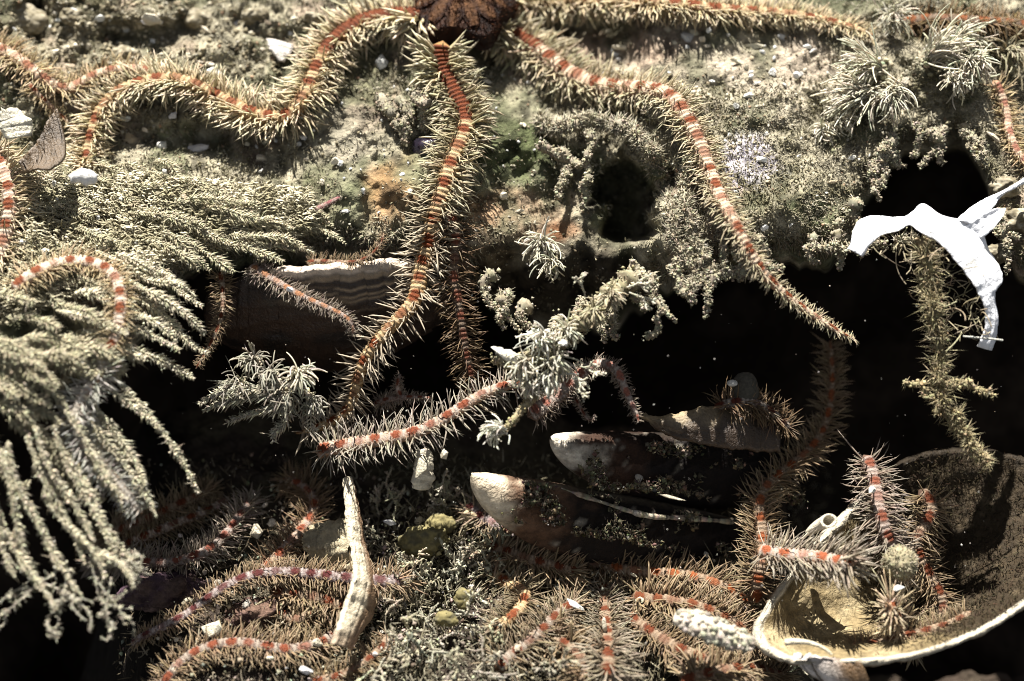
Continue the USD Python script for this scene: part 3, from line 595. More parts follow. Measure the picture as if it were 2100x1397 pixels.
def plate(pairs, thick, col_fn, mat, name, label, cat, n=60, m=14, curl=0.0, ridge=0.0, parent=None, group=None, edge=7.0):
    """A bent sheet of real thickness between two edges; pairs: ((x, y, d), (x, y, d)) across it."""
    a, _ = spline([W(*p[0]) for p in pairs], 1); b, _ = spline([W(*p[1]) for p in pairs], 1)
    ia = np.linspace(0, len(a) - 1, n); A_ = np.stack([np.interp(ia, np.arange(len(a)), a[:, k]) for k in range(3)], -1)
    ib = np.linspace(0, len(b) - 1, n); B_ = np.stack([np.interp(ib, np.arange(len(b)), b[:, k]) for k in range(3)], -1)
    A_ = A_ + edge * 2 * np.stack([fb(A_ + 31 * k, 13, 3, k) for k in range(3)], -1); B_ = B_ + edge * 2 * np.stack([fb(B_ + 47 * k, 13, 3, k + 5) for k in range(3)], -1)
    w = np.linspace(0, 1, m)
    g = A_[:, None] * (1 - w)[None, :, None] + B_[:, None] * w[None, :, None]
    nrm = norm(np.cross(np.gradient(g, axis=0), np.gradient(g, axis=1)))
    nrm = np.where(nrm[..., 1:2] > 0, -nrm, nrm)
    g = g + nrm * (curl * (4 * w * (1 - w)))[None, :, None]
    if ridge: g = g + nrm * (ridge * fb(np.stack([ia[:, None] * .25 + 0 * w, w[None] * 260 + 0 * ia[:, None], 0 * ia[:, None] + 0 * w], -1), 20, 2, 7) * 2)[..., None]
    back = g - nrm * thick
    u = np.broadcast_to(np.linspace(0, 1, n)[:, None], g.shape[:2]); ww = np.broadcast_to(w[None], g.shape[:2])
    c = col_fn(u, ww, g)
    f = grid_faces(n, m); N = n * m
    loop = np.concatenate([np.arange(m), np.arange(1, n) * m + m - 1, (n - 1) * m + np.arange(m - 2, -1, -1), np.arange(n - 2, 0, -1) * m])
    l2 = np.roll(loop, -1)
    side = np.vstack([np.stack([loop, l2, loop + N], -1), np.stack([l2, l2 + N, loop + N], -1)])
    V = np.vstack([g.reshape(-1, 3), back.reshape(-1, 3)]); C = np.vstack([c.reshape(-1, 3), c.reshape(-1, 3) * .9])
    pth = emit(name, (V, np.vstack([f, f[:, ::-1] + N, side]), C), mat, parent)
    return tag(pth, label, cat, group) if label else pth

def tri(c): return lambda u, w, g: lerp3(np.broadcast_to(c, g.shape), np.asarray(c) * .55, sm(0, .25, fb(g, 30, 3, 5)))
def brown_valve(u, w, g):
    st = fb(np.stack([w * 2000 + 90 * u, u * 40, 0 * u], -1), 26, 3, 17)
    c = lerp3(np.broadcast_to([.035, .018, .01], g.shape), [.016, .01, .007], sm(.0, .2, fb(g, 50, 3, 5)))
    rim = sm(.36, .16, w - .12 * (u - .5) + .25 * fb(g, 40, 3, 9)) * sm(.2, .5, u)
    c = lerp3(c, lerp3(np.broadcast_to([.26, .19, .12], g.shape), [.025, .016, .011], sm(-.08, .05, st)), rim)
    return lerp3(c, [.62, .50, .38], sm(.07, .02, w) * sm(.15, .35, u))
plate([((425, 592, 62), (440, 690, 180)), ((500, 572, 36), (500, 725, 200)), ((570, 556, 14), (580, 748, 210)), ((680, 549, 0), (690, 765, 215)), ((780, 543, 20), (770, 745, 210)), ((858, 538, 60), (850, 700, 190)), ((925, 534, 100), (910, 660, 150))], 14, brown_valve, SHELL,
      'bivalve_shell', 'large dark brown bivalve shell with a pale fibrous ridged upper edge under the ledge', 'shell', n=110, m=60, curl=34, ridge=4)

# oyster bowl at the lower right
rimp = np.array([(1622, 1347, -120), (1700, 1353, -150), (1800, 1349, -168), (1900, 1331, -168), (2000, 1293, -152), (2080, 1244, -120), (2160, 1170, -80), (2200, 1080, -20), (2160, 990, 60), (2060, 940, 120), (1930, 935, 135), (1835, 972, 112),
                 (1762, 1043, 70), (1690, 1112, 30), (1640, 1168, 0), (1597, 1225, -30), (1564, 1284, -60), (1578, 1325, -92)], float)
tt = np.linspace(0, 1, len(rimp) + 1); rp = W(rimp[:, 0], rimp[:, 1], rimp[:, 2]); rp = np.vstack([rp, rp[:1]])
rim = CubicSpline(tt, rp, bc_type='periodic')(np.linspace(0, 1, 241)[:-1])
bc = W(1890, 1180, 70)
rim = rim + 5 * fb(rim, 30, 3, 5)[:, None] * norm(rim - bc) * 2
rho = np.concatenate([np.linspace(0.02, 1, 46)])
bowl = bc + (rim - bc)[None] * rho[:, None, None] + np.array([-.12, .75, -.55]) * (70 * (1 - rho ** 2))[:, None, None]
bowl = bowl + np.array([0, -1., .3]) * (34 * fb(bowl, 80, 3, 4) + 10 * fb(bowl, 22, 3, 5))[..., None]
outn = norm(rim - bc)
ring1 = rim + outn * (9 + 14 * fb(rim, 16, 3, 21))[:, None] + np.array([0, -5., 2.]); ring2 = rim + outn * 19 + np.array([0, 10., -4.])
ribs = 1 + .07 * fb(np.stack([np.linspace(0, 240, 240), np.zeros(240), np.zeros(240)], -1), 5, 3, 8)[:, None]
outer = [bc + (rim - bc) * q * ribs + outn * 20 * q + np.array([-.12, .75, -.55]) * (100 * (1 - q ** 2)) + np.array([0, 22., -8]) for q in (1, .93, .8, .6, .35, .05)]
Vb = np.concatenate([bowl, ring1[None], ring2[None], np.array(outer)], 0)
n_in = len(rho)
cb = lerp3(np.broadcast_to([.26, .195, .10], bowl.shape), [.38, .30, .17], sm(-.05, .2, fb(bowl, 60, 3, 31)))
pxx = bowl[..., 0] + 1050
cb = lerp3(cb, [.03, .02, .011], sm(1760, 1890, pxx + .55 * (bowl[..., 2] + 480) + 190 * fb(bowl, 80, 3, 41)) * .95)  # right side painted dark for the light falling off there
cb = lerp3(cb, [.16, .12, .07], sm(.05, .25, fb(bowl, 36, 3, 51)) * .5)
cr = np.broadcast_to([.62, .55, .42], ring1.shape) * (1 + .35 * fb(ring1, 9, 2, 3))[:, None]
cr = lerp3(cr, [.03, .021, .012], sm(-420, -330, ring1[:, 2]) * sm(720, 800, ring1[:, 0] + ring1[:, 1] * .3))  # upper right rim darkened too, to sink into the painted shade
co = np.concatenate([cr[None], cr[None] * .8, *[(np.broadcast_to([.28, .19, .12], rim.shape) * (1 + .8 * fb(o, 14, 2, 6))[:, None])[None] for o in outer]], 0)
cb[-1] = cr
oy = thing('oyster_shell', 'big open oyster valve lying like a bowl at the lower right corner', 'oyster shell')
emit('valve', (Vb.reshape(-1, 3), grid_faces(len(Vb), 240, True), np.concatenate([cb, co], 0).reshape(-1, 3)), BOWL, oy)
bi = rng.choice(len(rho) * 240, 5200, p=(lambda q: q / q.sum())(np.repeat(rho, 240) * (.015 + sm(1740, 1880, pxx + .4 * (bowl[..., 2] + 480)).ravel())))
bp_ = bowl.reshape(-1, 3)[bi] + rng.normal(0, 3, (5200, 3))
tag(emit('shade_fuzz', cones(bp_, np.array([0, -.8, .5]) + rng.normal(0, .7, (5200, 3)), rng.uniform(6, 20, 5200), 1.0, rng.normal(0, 4, (5200, 3)), jit((.05, .036, .02), 5200, .4), jit((.08, .06, .035), 5200, .4), sides=3, ts=(0, .5), taper=(1, .8)), TURF, oy), kind='stuff')  # dark bristles added to deepen the shade painted on the right side
hg, _ = spline([W(x, y, d) for x, y, d in ((1610, 1318, -150), (1640, 1316, -158), (1680, 1325, -164), (1706, 1343, -168))], 3)
emit('hinge_lip', tube(hg, np.linspace(7, 2.5, len(hg)), (.66, .58, .42), 8), SHELL, oy)
plate([((1625, 1346, -128), (1690, 1392, -118)), ((1690, 1356, -160), (1720, 1420, -140)), ((1770, 1356, -172), (1790, 1430, -140))], 10, lambda u, w, g: lerp3(np.broadcast_to([.66, .6, .55], g.shape), [.2, .12, .06], sm(.25, .8, u + .4 * fb(g, 30, 2, 4))), SHELL, 'beak', None, None, parent=oy, curl=10)

# cream blade of shell standing in the lower left tangle
plate([((708, 978, 30), (722, 986, 44)), ((714, 1030, 0), (736, 1046, 30)), ((717, 1070, -20), (742, 1080, 20)), ((723, 1110, -40), (750, 1125, 10)), ((729, 1160, -70), (766, 1176, -10)), ((724, 1200, -100), (774, 1212, -30)), ((712, 1240, -120), (768, 1258, -50)), ((700, 1282, -150), (746, 1294, -80)), ((686, 1322, -170), (724, 1332, -110))], 9,
      lambda u, w, g: lerp3(lerp3(np.broadcast_to([.66, .57, .41], g.shape), [.24, .15, .085], sm(.3, .6, w + .4 * fb(g, 24, 3, 2))), [.34, .2, .12], sm(.85, 1, u) * .6), SHELL, 'broken_shell', 'upright cream blade of broken shell standing in the lower left tangle', 'shell fragment', n=90, m=30, curl=8, ridge=3, edge=4)
plate([((845, 1000, 20), (880, 1005, 40)), ((852, 960, 10), (890, 965, 40)), ((862, 920, 20), (882, 925, 44))], 7, tri([.74, .66, .5]), SHELL, 'broken_shell', 'small cream shell splinter behind the weed below the central banded arm', 'shell fragment', curl=5)
plate([((628, 1082, 90), (640, 1168, 70)), ((676, 1068, 70), (690, 1176, 40)), ((724, 1062, 56), (724, 1168, 14))], 6, tri([.42, .35, .22]), SHELL, 'shell_plate', 'cream shell plate lying behind the arms left of the shell blade', 'shell fragment', curl=14, ridge=12)
plate([((1318, 846, 60), (1322, 858, 60)), ((1372, 850, 40), (1360, 888, 30)), ((1432, 838, 40), (1424, 908, 20)), ((1505, 834, 60), (1500, 920, 30)), ((1590, 852, 90), (1600, 925, 60))], 8,
      lambda u, w, g: lerp3(np.broadcast_to([.34, .26, .15], g.shape), [.05, .03, .017], sm(.05, .5, .45 * w + .45 * u + .6 * fb(g, 34, 3, 3))), SHELL, 'shell_plate', 'small tan shell flake above the upper mussel in the hollow', 'shell fragment', curl=14, ridge=2)  # lower right of the flake painted dark, as shade in the hollow
plate([((118, 222, 16), (132, 322, -50)), ((92, 258, -10), (112, 338, -60)), ((64, 306, -30), (78, 346, -70)), ((36, 330, -30), (40, 352, -60))], 6, tri([.13, .085, .045]), SHELL, 'shell_plate', 'brown thin shell plate standing on edge at the far left', 'shell fragment', curl=-14)
plate([((545, 78, 250), (598, 92, 250)), ((556, 100, 235), (596, 112, 240)), ((572, 124, 225), (584, 128, 232))], 5, tri([.55, .5, .44]), SHELL, 'shell_flake', 'grey triangular shell flake standing in the grit at upper left', 'shell fragment', n=24, m=10, curl=4)
plate([((5, 228, -30), (28, 222, -20)), ((0, 262, -40), (68, 262, -20)), ((14, 286, -40), (60, 280, -24))], 12, tri([.74, .68, .52]), SHELL, 'shell_flake', 'broad cream shell chunk at the left edge beside the brown plate', 'shell fragment', n=24, m=10, curl=8, ridge=3)
plate([((142, 362, -98), (150, 376, -96)), ((168, 346, -96), (176, 380, -92)), ((196, 362, -86), (198, 374, -84))], 7, tri([.85, .83, .78]), CHIP, 'shell_flake', 'bright white oval shell chip on top of the hydroid mat', 'shell fragment', n=20, m=10, curl=7)
plate([((1010, 712, -64), (1018, 722, -60)), ((1040, 722, -70), (1046, 748, -62)), ((1072, 740, -66), (1068, 786, -50))], 9, tri([.82, .78, .66]), SHELL, 'shell_flake', 'pointed white shell tip at the end of the tuft covered branch', 'shell fragment', n=24, m=10, curl=6)
# worm tube, sponges, squirts, pebble
wt, _ = spline([W(1662, 1092, -20), W(1672, 1082, -34), W(1690, 1072, -52), W(1700, 1068, -66)], 2)
nn = len(wt)
T, U, B = frames(wt, np.array([0, -.4, 1.])); an = np.arange(18) / 18 * 2 * np.pi
rr_ = np.linspace(10, 17, nn)
o_ = wt[:, None] + rr_[:, None, None] * (np.cos(an)[None, :, None] * B[:, None] * 1.15 + .85 * np.sin(an)[None, :, None] * U[:, None])
i_ = wt[:, None] + (rr_[:, None, None] - 5) * (np.cos(an)[None, :, None] * B[:, None] * 1.15 + .85 * np.sin(an)[None, :, None] * U[:, None])
wv_ = np.concatenate([o_, i_[::-1]], 0)
tag(emit('worm_tube', (wv_.reshape(-1, 3), grid_faces(2 * nn, 18, True), (.74, .66, .5)), CHIP), 'short cream worm tube with an open round mouth left of the oyster bowl', 'worm tube')

def blob(c, rx, ry, rz, amp, sc, seed, sub=4):
    m = trimesh.creation.icosphere(sub)
    v = np.asarray(m.vertices) * np.array([rx, ry, rz])
    q = v + np.asarray(c)
    v = v * (1 + amp * fb(q, sc, 3, seed) * 2)[:, None]
    return v + c, np.asarray(m.faces)
v, f = blob(W(1845, 1155, -85), 33, 28, 33, .12, 12, 3)
sq = thing('sponge_ball', 'round cream sponge ball lying in the oyster bowl', 'sponge')
emit('ball', (v, f, jit([.33, .285, .18], len(v), .15)), TURF, sq)
i = rng.choice(len(v), 500); tag(emit('bristle', cones(v[i], v[i] - W(1845, 1155, -85), rng.uniform(3, 7, 500), 1.3, None, jit([.42, .37, .25], 500), sides=3), TURF, sq), kind='stuff')
v, f = blob(W(345, 1215, floor_d(345., 1215.) - 20), 92, 50, 44, .6, 36, 6); v = v + 10 * fb(v, 9, 3, 5)[:, None]
tag(emit('encrusted_pebble', (v, f, lerp3(np.broadcast_to([.13, .085, .07], v.shape), [.08, .05, .065], sm(-.1, .15, fb(v, 30, 3, 3)))), ROCK), 'pebble with purple pink crust under the slim dark arm at lower left', 'pebble')
v, f = blob(W(520, 1262, floor_d(520., 1262.) - 10), 56, 40, 34, .6, 26, 7); v = v + 10 * fb(v, 9, 3, 5)[:, None]
tag(emit('encrusted_pebble', (v, f, lerp3(np.broadcast_to([.17, .105, .075], v.shape), [.10, .06, .055], sm(-.1, .15, fb(v, 20, 3, 3)))), ROCK), 'smaller pink crusted pebble right of the white shell chip at lower left', 'pebble')
for (x, y, rx, rz, lab) in ((868, 1112, 52, 34, 'yellowish soft sponge lump in the weed right of the cream blade'), (952, 1228, 20, 24, 'small cream sponge knob in the weed at bottom centre'), (905, 1075, 34, 22, 'pale yellow sponge patch on top of the weed mound'), (915, 1270, 24, 16, 'olive yellow sponge speck low in the weed at bottom centre')):
    v, f = blob(W(x, y, floor_d(float(x), float(y)) - 62), rx, rx * .5, rz, .36, 15, x)
    tag(emit('yellow_sponge', (v, f, lerp3(np.broadcast_to([.25, .21, .095], v.shape), [.14, .125, .075], sm(-.1, .2, fb(v, 14, 2, 5)))), TURF), lab, 'sponge')
sq = thing('sea_squirt', 'dim grey sea squirt with one pale opening in the hollow', 'sea squirt')
v, f = blob(W(1528, 806, 60), 30, 28, 44, .12, 20, 5)
emit('tunic', (v, f, (.10, .09, .07)), TURF, sq)
v, f = blob(W(1502, 786, 24), 11, 9, 7, .1, 10, 5, 3); emit('siphon', (v, f, (.62, .6, .55)), CHIP, sq)
# glossy winkle by the long arm
wk = thing('winkle', 'tiny glossy blue black winkle shell beside the long downward arm', 'sea snail')
spt = []
for k in range(60):
    q = k / 59; ang = q * 5 * np.pi; rad_ = 15 * q
    spt.append(W(878 + rad_ * math.cos(ang), 302 - 8 * (1 - q), float(ledge_d(np.array(878.), np.array(302.))) - 22 + rad_ * math.sin(ang) * .7) - np.array([0, 8 * (1 - q), 0]))
spt = np.array(spt)
emit('whorl', tube(spt, 3 + 17 * np.linspace(0, 1, 60) ** 1.1, (.03, .02, .035), 16), GLOSS, wk)
# knobbly white shell fragment at the bottom
kn = thing('knobbly_shell', 'long white knobbly shell piece beside the oyster hinge at the bottom', 'shell fragment')
kp, _ = spline([W(1385, 1268, -150), W(1430, 1280, -168), W(1490, 1304, -176), W(1545, 1322, -170)], 4)
emit('shell', tube(kp, 22 * np.sin(np.linspace(.5, 2.75, len(kp))) + 3, (.66, .58, .46), 16, flat=.8), SHELL, kn)
T, U, B = frames(kp, np.array([0, -.8, .6]))
for _ in range(110):
    k = rng.integers(2, len(kp) - 2); e = rng.uniform(-.2, math.pi + .2); rk = 22 * math.sin(.5 + 2.25 * k / len(kp)) + 3
    c = kp[k] + rk * (math.cos(e) * B[k] + .8 * math.sin(e) * U[k])
    emit('knob', lumps(c[None], np.array([rng.uniform(3.5, 6.5)]), jit([.46, .41, .31], 1, .2), fine=True, rough=.2), CHIP, kn)

# ------------------------------------------------------------------ the torn white ribbon and its fuzzy strand
def white(u, w, g): return lerp3(np.broadcast_to([.84, .84, .86], g.shape), [.60, .58, .52], sm(.08, .3, fb(g, 26, 4, 3)) * .8)
rb = thing('torn_ribbon', 'torn white ribbon draped over the dark hollow at right', 'plastic strip')
plate([((1737, 510, -46), (1768, 526, -66)), ((1748, 480, -42), (1779, 510, -70)), ((1756, 458, -36), (1795, 492, -74)), ((1780, 443, -32), (1820, 480, -76)), ((1835, 446, -34), (1843, 472, -72)), ((1866, 439, -36), (1866, 462, -70)), ((1890, 420, -38), (1888, 477, -84)), ((1926, 439, -62), (1906, 486, -84)),
       ((1963, 449, -58), (1938, 508, -88)), ((2012, 474, -50), (1960, 534, -88)), ((2029, 508, -46), (1980, 560, -86)), ((2045, 535, -42), (2001, 590, -82)), ((2056, 574, -40), (2014, 614, -76)), ((2042, 592, -44), (2020, 628, -74)), ((2046, 640, -42), (2021, 662, -66)), ((2043, 690, -40), (2013, 692, -62)), ((2034, 720, -40), (2004, 710, -56))], 2.5, white, FILM, 'drape', None, None, parent=rb, edge=2.5, n=130, m=18, curl=5, ridge=2.5)
plate([((1962, 451, -60), (1992, 462, -62)), ((1985, 430, -44), (2015, 443, -48)), ((2012, 412, -26), (2040, 421, -28)), ((2047, 395, -8), (2053, 404, -8)), ((2075, 380, 6), (2079, 388, 6)), ((2118, 354, 20), (2122, 362, 20))], 2.5, white, FILM, 'tail', None, None, parent=rb, edge=2, n=50, m=10, curl=6, ridge=2)
plate([((1978, 466, -66), (2014, 490, -60)), ((2008, 444, -60), (2038, 468, -60)), ((2030, 432, -54), (2056, 442, -54)), ((2046, 427, -50), (2062, 427, -50))], 2.5, white, FILM, 'lobe', None, None, parent=rb, edge=2, n=24, m=10, curl=-5, ridge=2)
tg, _ = spline([W(1975, 690, -80), W(2010, 693, -84), W(2056, 698, -80)], 4)
emit('splinter', tube(tg, 2.2, (.6, .58, .5), 6), CHIP, rb)

# ------------------------------------------------------------------ hydroids and weed
OLIVE = (.40, .36, .235); SILT = (.49, .44, .30); CREAM = (.64, .58, .42); GREY = (.40, .37, .29)
def fuzz(P, r0, r1, L, n, col, tip=None, spr=1.0, lumpy=.5, rr=1.6, stem=True, fwd=.35, wob=0.0, lum=0):
    """A strand: uneven stem thick with short bristles."""
    p, s = spline(P, 3.0)
    if wob: p = p + wob * np.stack([fb(p + k * 91, 22, 2, 11 + k) for k in range(3)], -1) * 2
    t = s / s[-1]; T, U, B = frames(p, np.array([0, -.8, .6]))
    r = (r0 * (1 - t) + r1 * t) * (1 + lumpy * 2 * fb(p, 14, 2, 4)); r = np.maximum(r, .6)
    gs = []
    if stem: gs.append(tube(p, r, jit(col, len(p), .15) * .8, 7))
    N = int(n * s[-1]); i = rng.integers(0, len(p), N); e = rng.uniform(0, 2 * np.pi, N)
    rad = np.cos(e)[:, None] * B[i] + np.sin(e)[:, None] * U[i]
    d = rad + (fwd + rng.normal(0, .3, N))[:, None] * T[i]
    LL = L * rng.uniform(.4, 1.2, N) * (1 - .35 * t[i])
    cc = jit(col, N, .22)
    gs.append(cones(p[i] + rad * r[i][:, None] * .6, d, LL, rr * rng.uniform(.7, 1.3, N), rng.normal(0, .16, (N, 3)) * LL[:, None] * spr, cc, jit(tip if tip is not None else np.asarray(col) * 1.25, N, .18), sides=3, ts=(0, .55), taper=(1, .8)))
    if lum:
        M_ = int(lum * s[-1]); i = rng.integers(0, len(p), M_); q = norm(rng.normal(size=(M_, 3)))
        gs.append(lumps(p[i] + q * (r[i] * .9 + L * .3)[:, None], rng.uniform(1.5, 4.5, M_), jit(col, M_, .25)))
    return join(*gs)

def frond(P, L, col, tip, r=4.0, gap=5.2):
    L = L * 1.15; r = r * .55
    """A feather: stem with two to four ranks of stubby side branches, each carrying knobs."""
    p, s = spline(P, 2.5); t = s / s[-1]; T, U, B = frames(p, np.array([0, -.8, .6]))
    gs = [tube(p, r * (1 - .6 * t) * (1 + .5 * fb(p, 12, 2, 3)), jit(col, len(p), .12) * .85, 6)]
    N = int(s[-1] / gap); ks = np.clip(((np.arange(N) + .5) * gap / 2.5).astype(int), 0, len(p) - 1)
    patchy = np.clip(1 + 1.5 * fb(p[ks], 26, 2, 6), .35, 1.6)
    for ang, short in ((-.12, 1), (.32, .8), (1.5, .5), (2.8, .8), (3.26, 1)):
        e = ang + rng.normal(0, .16, N)
        d = np.cos(e)[:, None] * B[ks] + np.sin(e)[:, None] * U[ks] * .8 + (.7 + rng.normal(0, .15, N))[:, None] * T[ks]
        LL = L * np.sin(np.pi * np.clip(.16 + .78 * t[ks], 0, 1)) ** .6 * rng.uniform(.6, 1.25, N) * patchy * short * 1.25
        bend = .22 * LL[:, None] * T[ks] + rng.normal(0, .12, (N, 3)) * LL[:, None]
        gs.append(cones(p[ks], d, LL, rng.uniform(1.3, 2.1, N), bend, jit(col, N, .18), jit(tip, N, .15), sides=3, ts=(0, .5), taper=(.9, 1.05)))
        m2_ = rng.random(N) < .3
        gs.append(lumps(p[ks][m2_] + norm(d[m2_]) * (LL[m2_] * rng.uniform(.4, 1, m2_.sum()))[:, None], rng.uniform(1.0, 2.6, m2_.sum()), jit(tip, m2_.sum(), .2)))
    H = N // 3; hk = rng.integers(0, len(p), H)
    gs.append(cones(p[hk], rng.normal(0, 1, (H, 3)) + .5 * T[hk], L * rng.uniform(1, 2.1, H), .8, rng.normal(0, .2, (H, 3)) * L, jit(tip, H, .2), sides=3, ts=(0, .5), taper=(1, .7)))
    return join(*gs)

def fr(x0, y0, x1, y1, l0=40, l1=80, sag=.12, wh='L'):
    x0, y0, x1, y1 = (q + rng.normal(0, 4) for q in (x0, y0, x1, y1))
    out = []
    for t in (0, .33, .66, 1):
        x = x0 + (x1 - x0) * t; y = y0 + (y1 - y0) * t + sag * abs(x1 - x0) * (t * t - t) * 1.2
        out.append((x, y, l0 + (l1 - l0) * t + rng.normal(0, 5)))
    P = path(out, wh)
    P[1:3] += rng.normal(0, 6, (2, 3))
    P[:, 1] = np.linspace(P[0, 1], .5 * P[0, 1] + .5 * P[-1, 1], 4) + rng.normal(0, 3, 4)
    return P

def colony(label, lst, L, col, tip, r=4.0, group='hydroid colonies of the left mat'):
    root = thing('hydroid_colony', label, 'hydroid', group)
    for q in lst: emit('frond', frond(fr(*q), L, col, tip, r), FUZZ, root)
    return root

lst = []
for k in range(30):
    x = 170 + 15 * k + rng.normal(0, 14); y = 352 + .23 * (x - 170) + rng.normal(0, 24); a = rng.uniform(.0, .3)
    lst.append((x, y, x + 95 * math.cos(a), y + 95 * math.sin(a) + 12, 18, 46))
colony('fine olive hydroid fronds combed to the right along the top of the mat', lst, 11, OLIVE, SILT, 2.6)
lst = [(330, 480, 430, 552, 50, 90), (370, 480, 478, 560, 50, 90), (420, 470, 545, 540, 46, 80), (450, 450, 600, 470, 40, 70), (470, 480, 622, 505, 44, 70), (440, 500, 590, 535, 48, 76), (300, 500, 400, 560, 50, 90), (400, 440, 560, 440, 36, 60), (360, 420, 520, 425, 34, 56), (500, 500, 640, 528, 30, 50), (280, 440, 420, 470, 40, 70), (340, 450, 470, 500, 46, 80)]
colony('silt covered hydroid fronds reaching right over the dark gap above the brown shell', lst, 14, OLIVE, SILT, 4)
lst = [(245, 520, 412, 628, 60, 130), (250, 570, 420, 690, 64, 140), (240, 600, 425, 728, 66, 140), (235, 630, 365, 700, 70, 140), (225, 660, 360, 722, 74, 146), (225, 690, 402, 774, 76, 150), (180, 560, 320, 600, 60, 120), (150, 600, 300, 650, 66, 120), (120, 640, 260, 690, 70, 110), (200, 520, 350, 560, 56, 110), (170, 680, 300, 730, 70, 120), (270, 545, 400, 600, 70, 130)]
colony('thick silty hydroid fronds pointing right and down in front of the hollow', lst, 12, SILT, CREAM, 4.5)
lst = [(225, 760, 412, 1018, 90, 160), (195, 770, 345, 900, 90, 150), (180, 800, 290, 1000, 96, 160), (160, 830, 312, 1062, 96, 170), (130, 840, 255, 1020, 100, 166), (110, 870, 235, 1130, 100, 170), (80, 880, 190, 1110, 104, 176), (55, 890, 160, 1160, 104, 176), (25, 900, 110, 1170, 106, 180), (0, 920, 62, 1190, 110, 184), (-30, 930, 30, 1190, 110, 184), (145, 950, 270, 1150, 110, 180), (175, 900, 240, 1050, 110, 170), (90, 1000, 215, 1190, 120, 186), (40, 1010, 150, 1230, 120, 190), (0, 1050, 90, 1260, 126, 196), (150, 1080, 265, 1215, 130, 190)]
colony('long comb of pale hydroid fronds hanging into the dark at lower left', lst, 10.5, SILT, CREAM, 4)
lst = []
for k in range(36):
    x = rng.uniform(-60, 170); y = rng.uniform(560, 940); lst.append((x, y, x + rng.uniform(90, 140), y + rng.uniform(14, 60) + .14 * (y - 560), 60, 112))
colony('dense olive hydroid fronds filling the left edge below the mat', lst, 16, OLIVE, SILT, 4.5)
lst = []
for k in range(30):
    x = rng.uniform(-40, 260); y = 410 + rng.uniform(0, 160); lst.append((x, y, x + rng.uniform(80, 120), y + rng.uniform(6, 34), 26, 66))
colony('short matted hydroid fronds between the white oval chip and the curling arm', lst, 13, OLIVE, SILT, 3.6)
lst = [(190, 1130, 245, 1290, 150, 180), (150, 1170, 100, 1310, 150, 180), (120, 1190, -20, 1262, 150, 180), (210, 1150, 285, 1175, 150, 180), (230, 1180, 210, 1296, 150, 180), (60, 1180, 150, 1236, 150, 180), (250, 1140, 300, 1150, 150, 176)]
root = thing('hydroid_colony', 'thin branching hydroid threads trailing at the bottom of the left comb', 'hydroid', 'hydroid colonies of the left mat')
for q in lst:
    P = fr(*q); emit('thread', fuzz(P, 2.4, 1, 16, .55, GREY, CREAM, rr=1.3, lumpy=.4), FUZZ, root)
    for k in range(4):
        b0 = P[1] + (P[3] - P[1]) * rng.random(); emit('thread', fuzz(np.array([b0, b0 + rng.normal(0, 14, 3) + (P[3] - P[0]) * .1, b0 + rng.normal(0, 24, 3) + (P[3] - P[0]) * .25]), 1.6, .8, 9, .5, GREY, CREAM, rr=1.1), FUZZ, root)

# curled white tentacle tufts
def tuft(c, axis, n, L, col, curl=(0, 0, -1), r=2.4, open_=.8, cl=.7):
    """A head of blunt curling tentacles."""
    n = int(n * 1.7); L = L * 1.2; axis = norm(np.asarray(axis, float)); d = norm(axis + rng.normal(0, open_, (n, 3)))
    d = np.where(((d @ axis) < -.1)[:, None], -d, d)
    g = np.asarray(curl, float) + rng.normal(0, .55, (n, 3)); g = norm(g - (g * d).sum(-1, keepdims=True) * d)
    kap = np.clip(cl * rng.normal(2.3, .9, n), .3, 4.2); LL = L * rng.uniform(.55, 1.25, n)
    R0 = r * .66 * rng.uniform(.75, 1.2, n); ts = np.array([0, .14, .28, .42, .56, .7, .84, .97]); sides = 4
    def at(t): return c + rng0 + (LL / kap)[:, None] * (np.sin(kap * t)[:, None] * d + (1 - np.cos(kap * t))[:, None] * g)
    rng0 = d * 3 + rng.normal(0, L * .09, (n, 3))
    cen = np.stack([at(t) for t in ts], 1); T = norm(np.gradient(cen, axis=1)); a, b = perp(T)
    an = np.arange(sides) / sides * 2 * np.pi; tp = np.array([.8, .95, 1, 1, .97, .93, .9, .6])
    v = cen[:, :, None] + (R0[:, None] * tp)[:, :, None, None] * (np.cos(an)[None, None, :, None] * a[:, :, None] + np.sin(an)[None, None, :, None] * b[:, :, None])
    per = len(ts) * sides
    f = (grid_faces(len(ts), sides, True)[None] + (np.arange(n) * per)[:, None, None]).reshape(-1, 3)
    cc = jit(col, n, .12)[:, None, None] * (.75 + .3 * ts)[None, :, None, None] * np.ones((1, 1, sides, 1))
    return v.reshape(-1, 3), f, cc.reshape(-1, 3)
WHT = (.62, .58, .46)
def polyps(label, heads, group=None, col=WHT, base=True):
    root = thing('hydroid_tuft', label, 'hydroid', group)
    for (x, y, wh, lift, axis, n, L, *k) in heads:
        c = W(x, y, float(depth(np.array(float(x)), np.array(float(y)), wh)) - lift)
        kw = k[0] if k else {}
        emit('head', tuft(c, axis, n, L, kw.pop('col', col), **kw), PALE, root)
        b = c - norm(np.asarray(axis, float)) * 10
        emit('base', lumps(b + rng.normal(0, L * .14, (26, 3)), rng.uniform(3, 7, 26), jit(SILT, 26, .25)), TURF, root)
    return root
polyps('curly cream tentacle tuft on the dark rock below the ledge at centre', [(1112, 500, 'L', 20, (0, -1, .2), 60, 46), (1130, 540, 'L', 20, (-.2, -1, -.6), 24, 40)])
polyps('big drooping white tentacle head above the dark hole at upper right', [(1828, 196, 'L', 46, (-.1, -.8, .1), 70, 62, dict(cl=1.1, open_=.5))], 'tentacle heads at upper right')
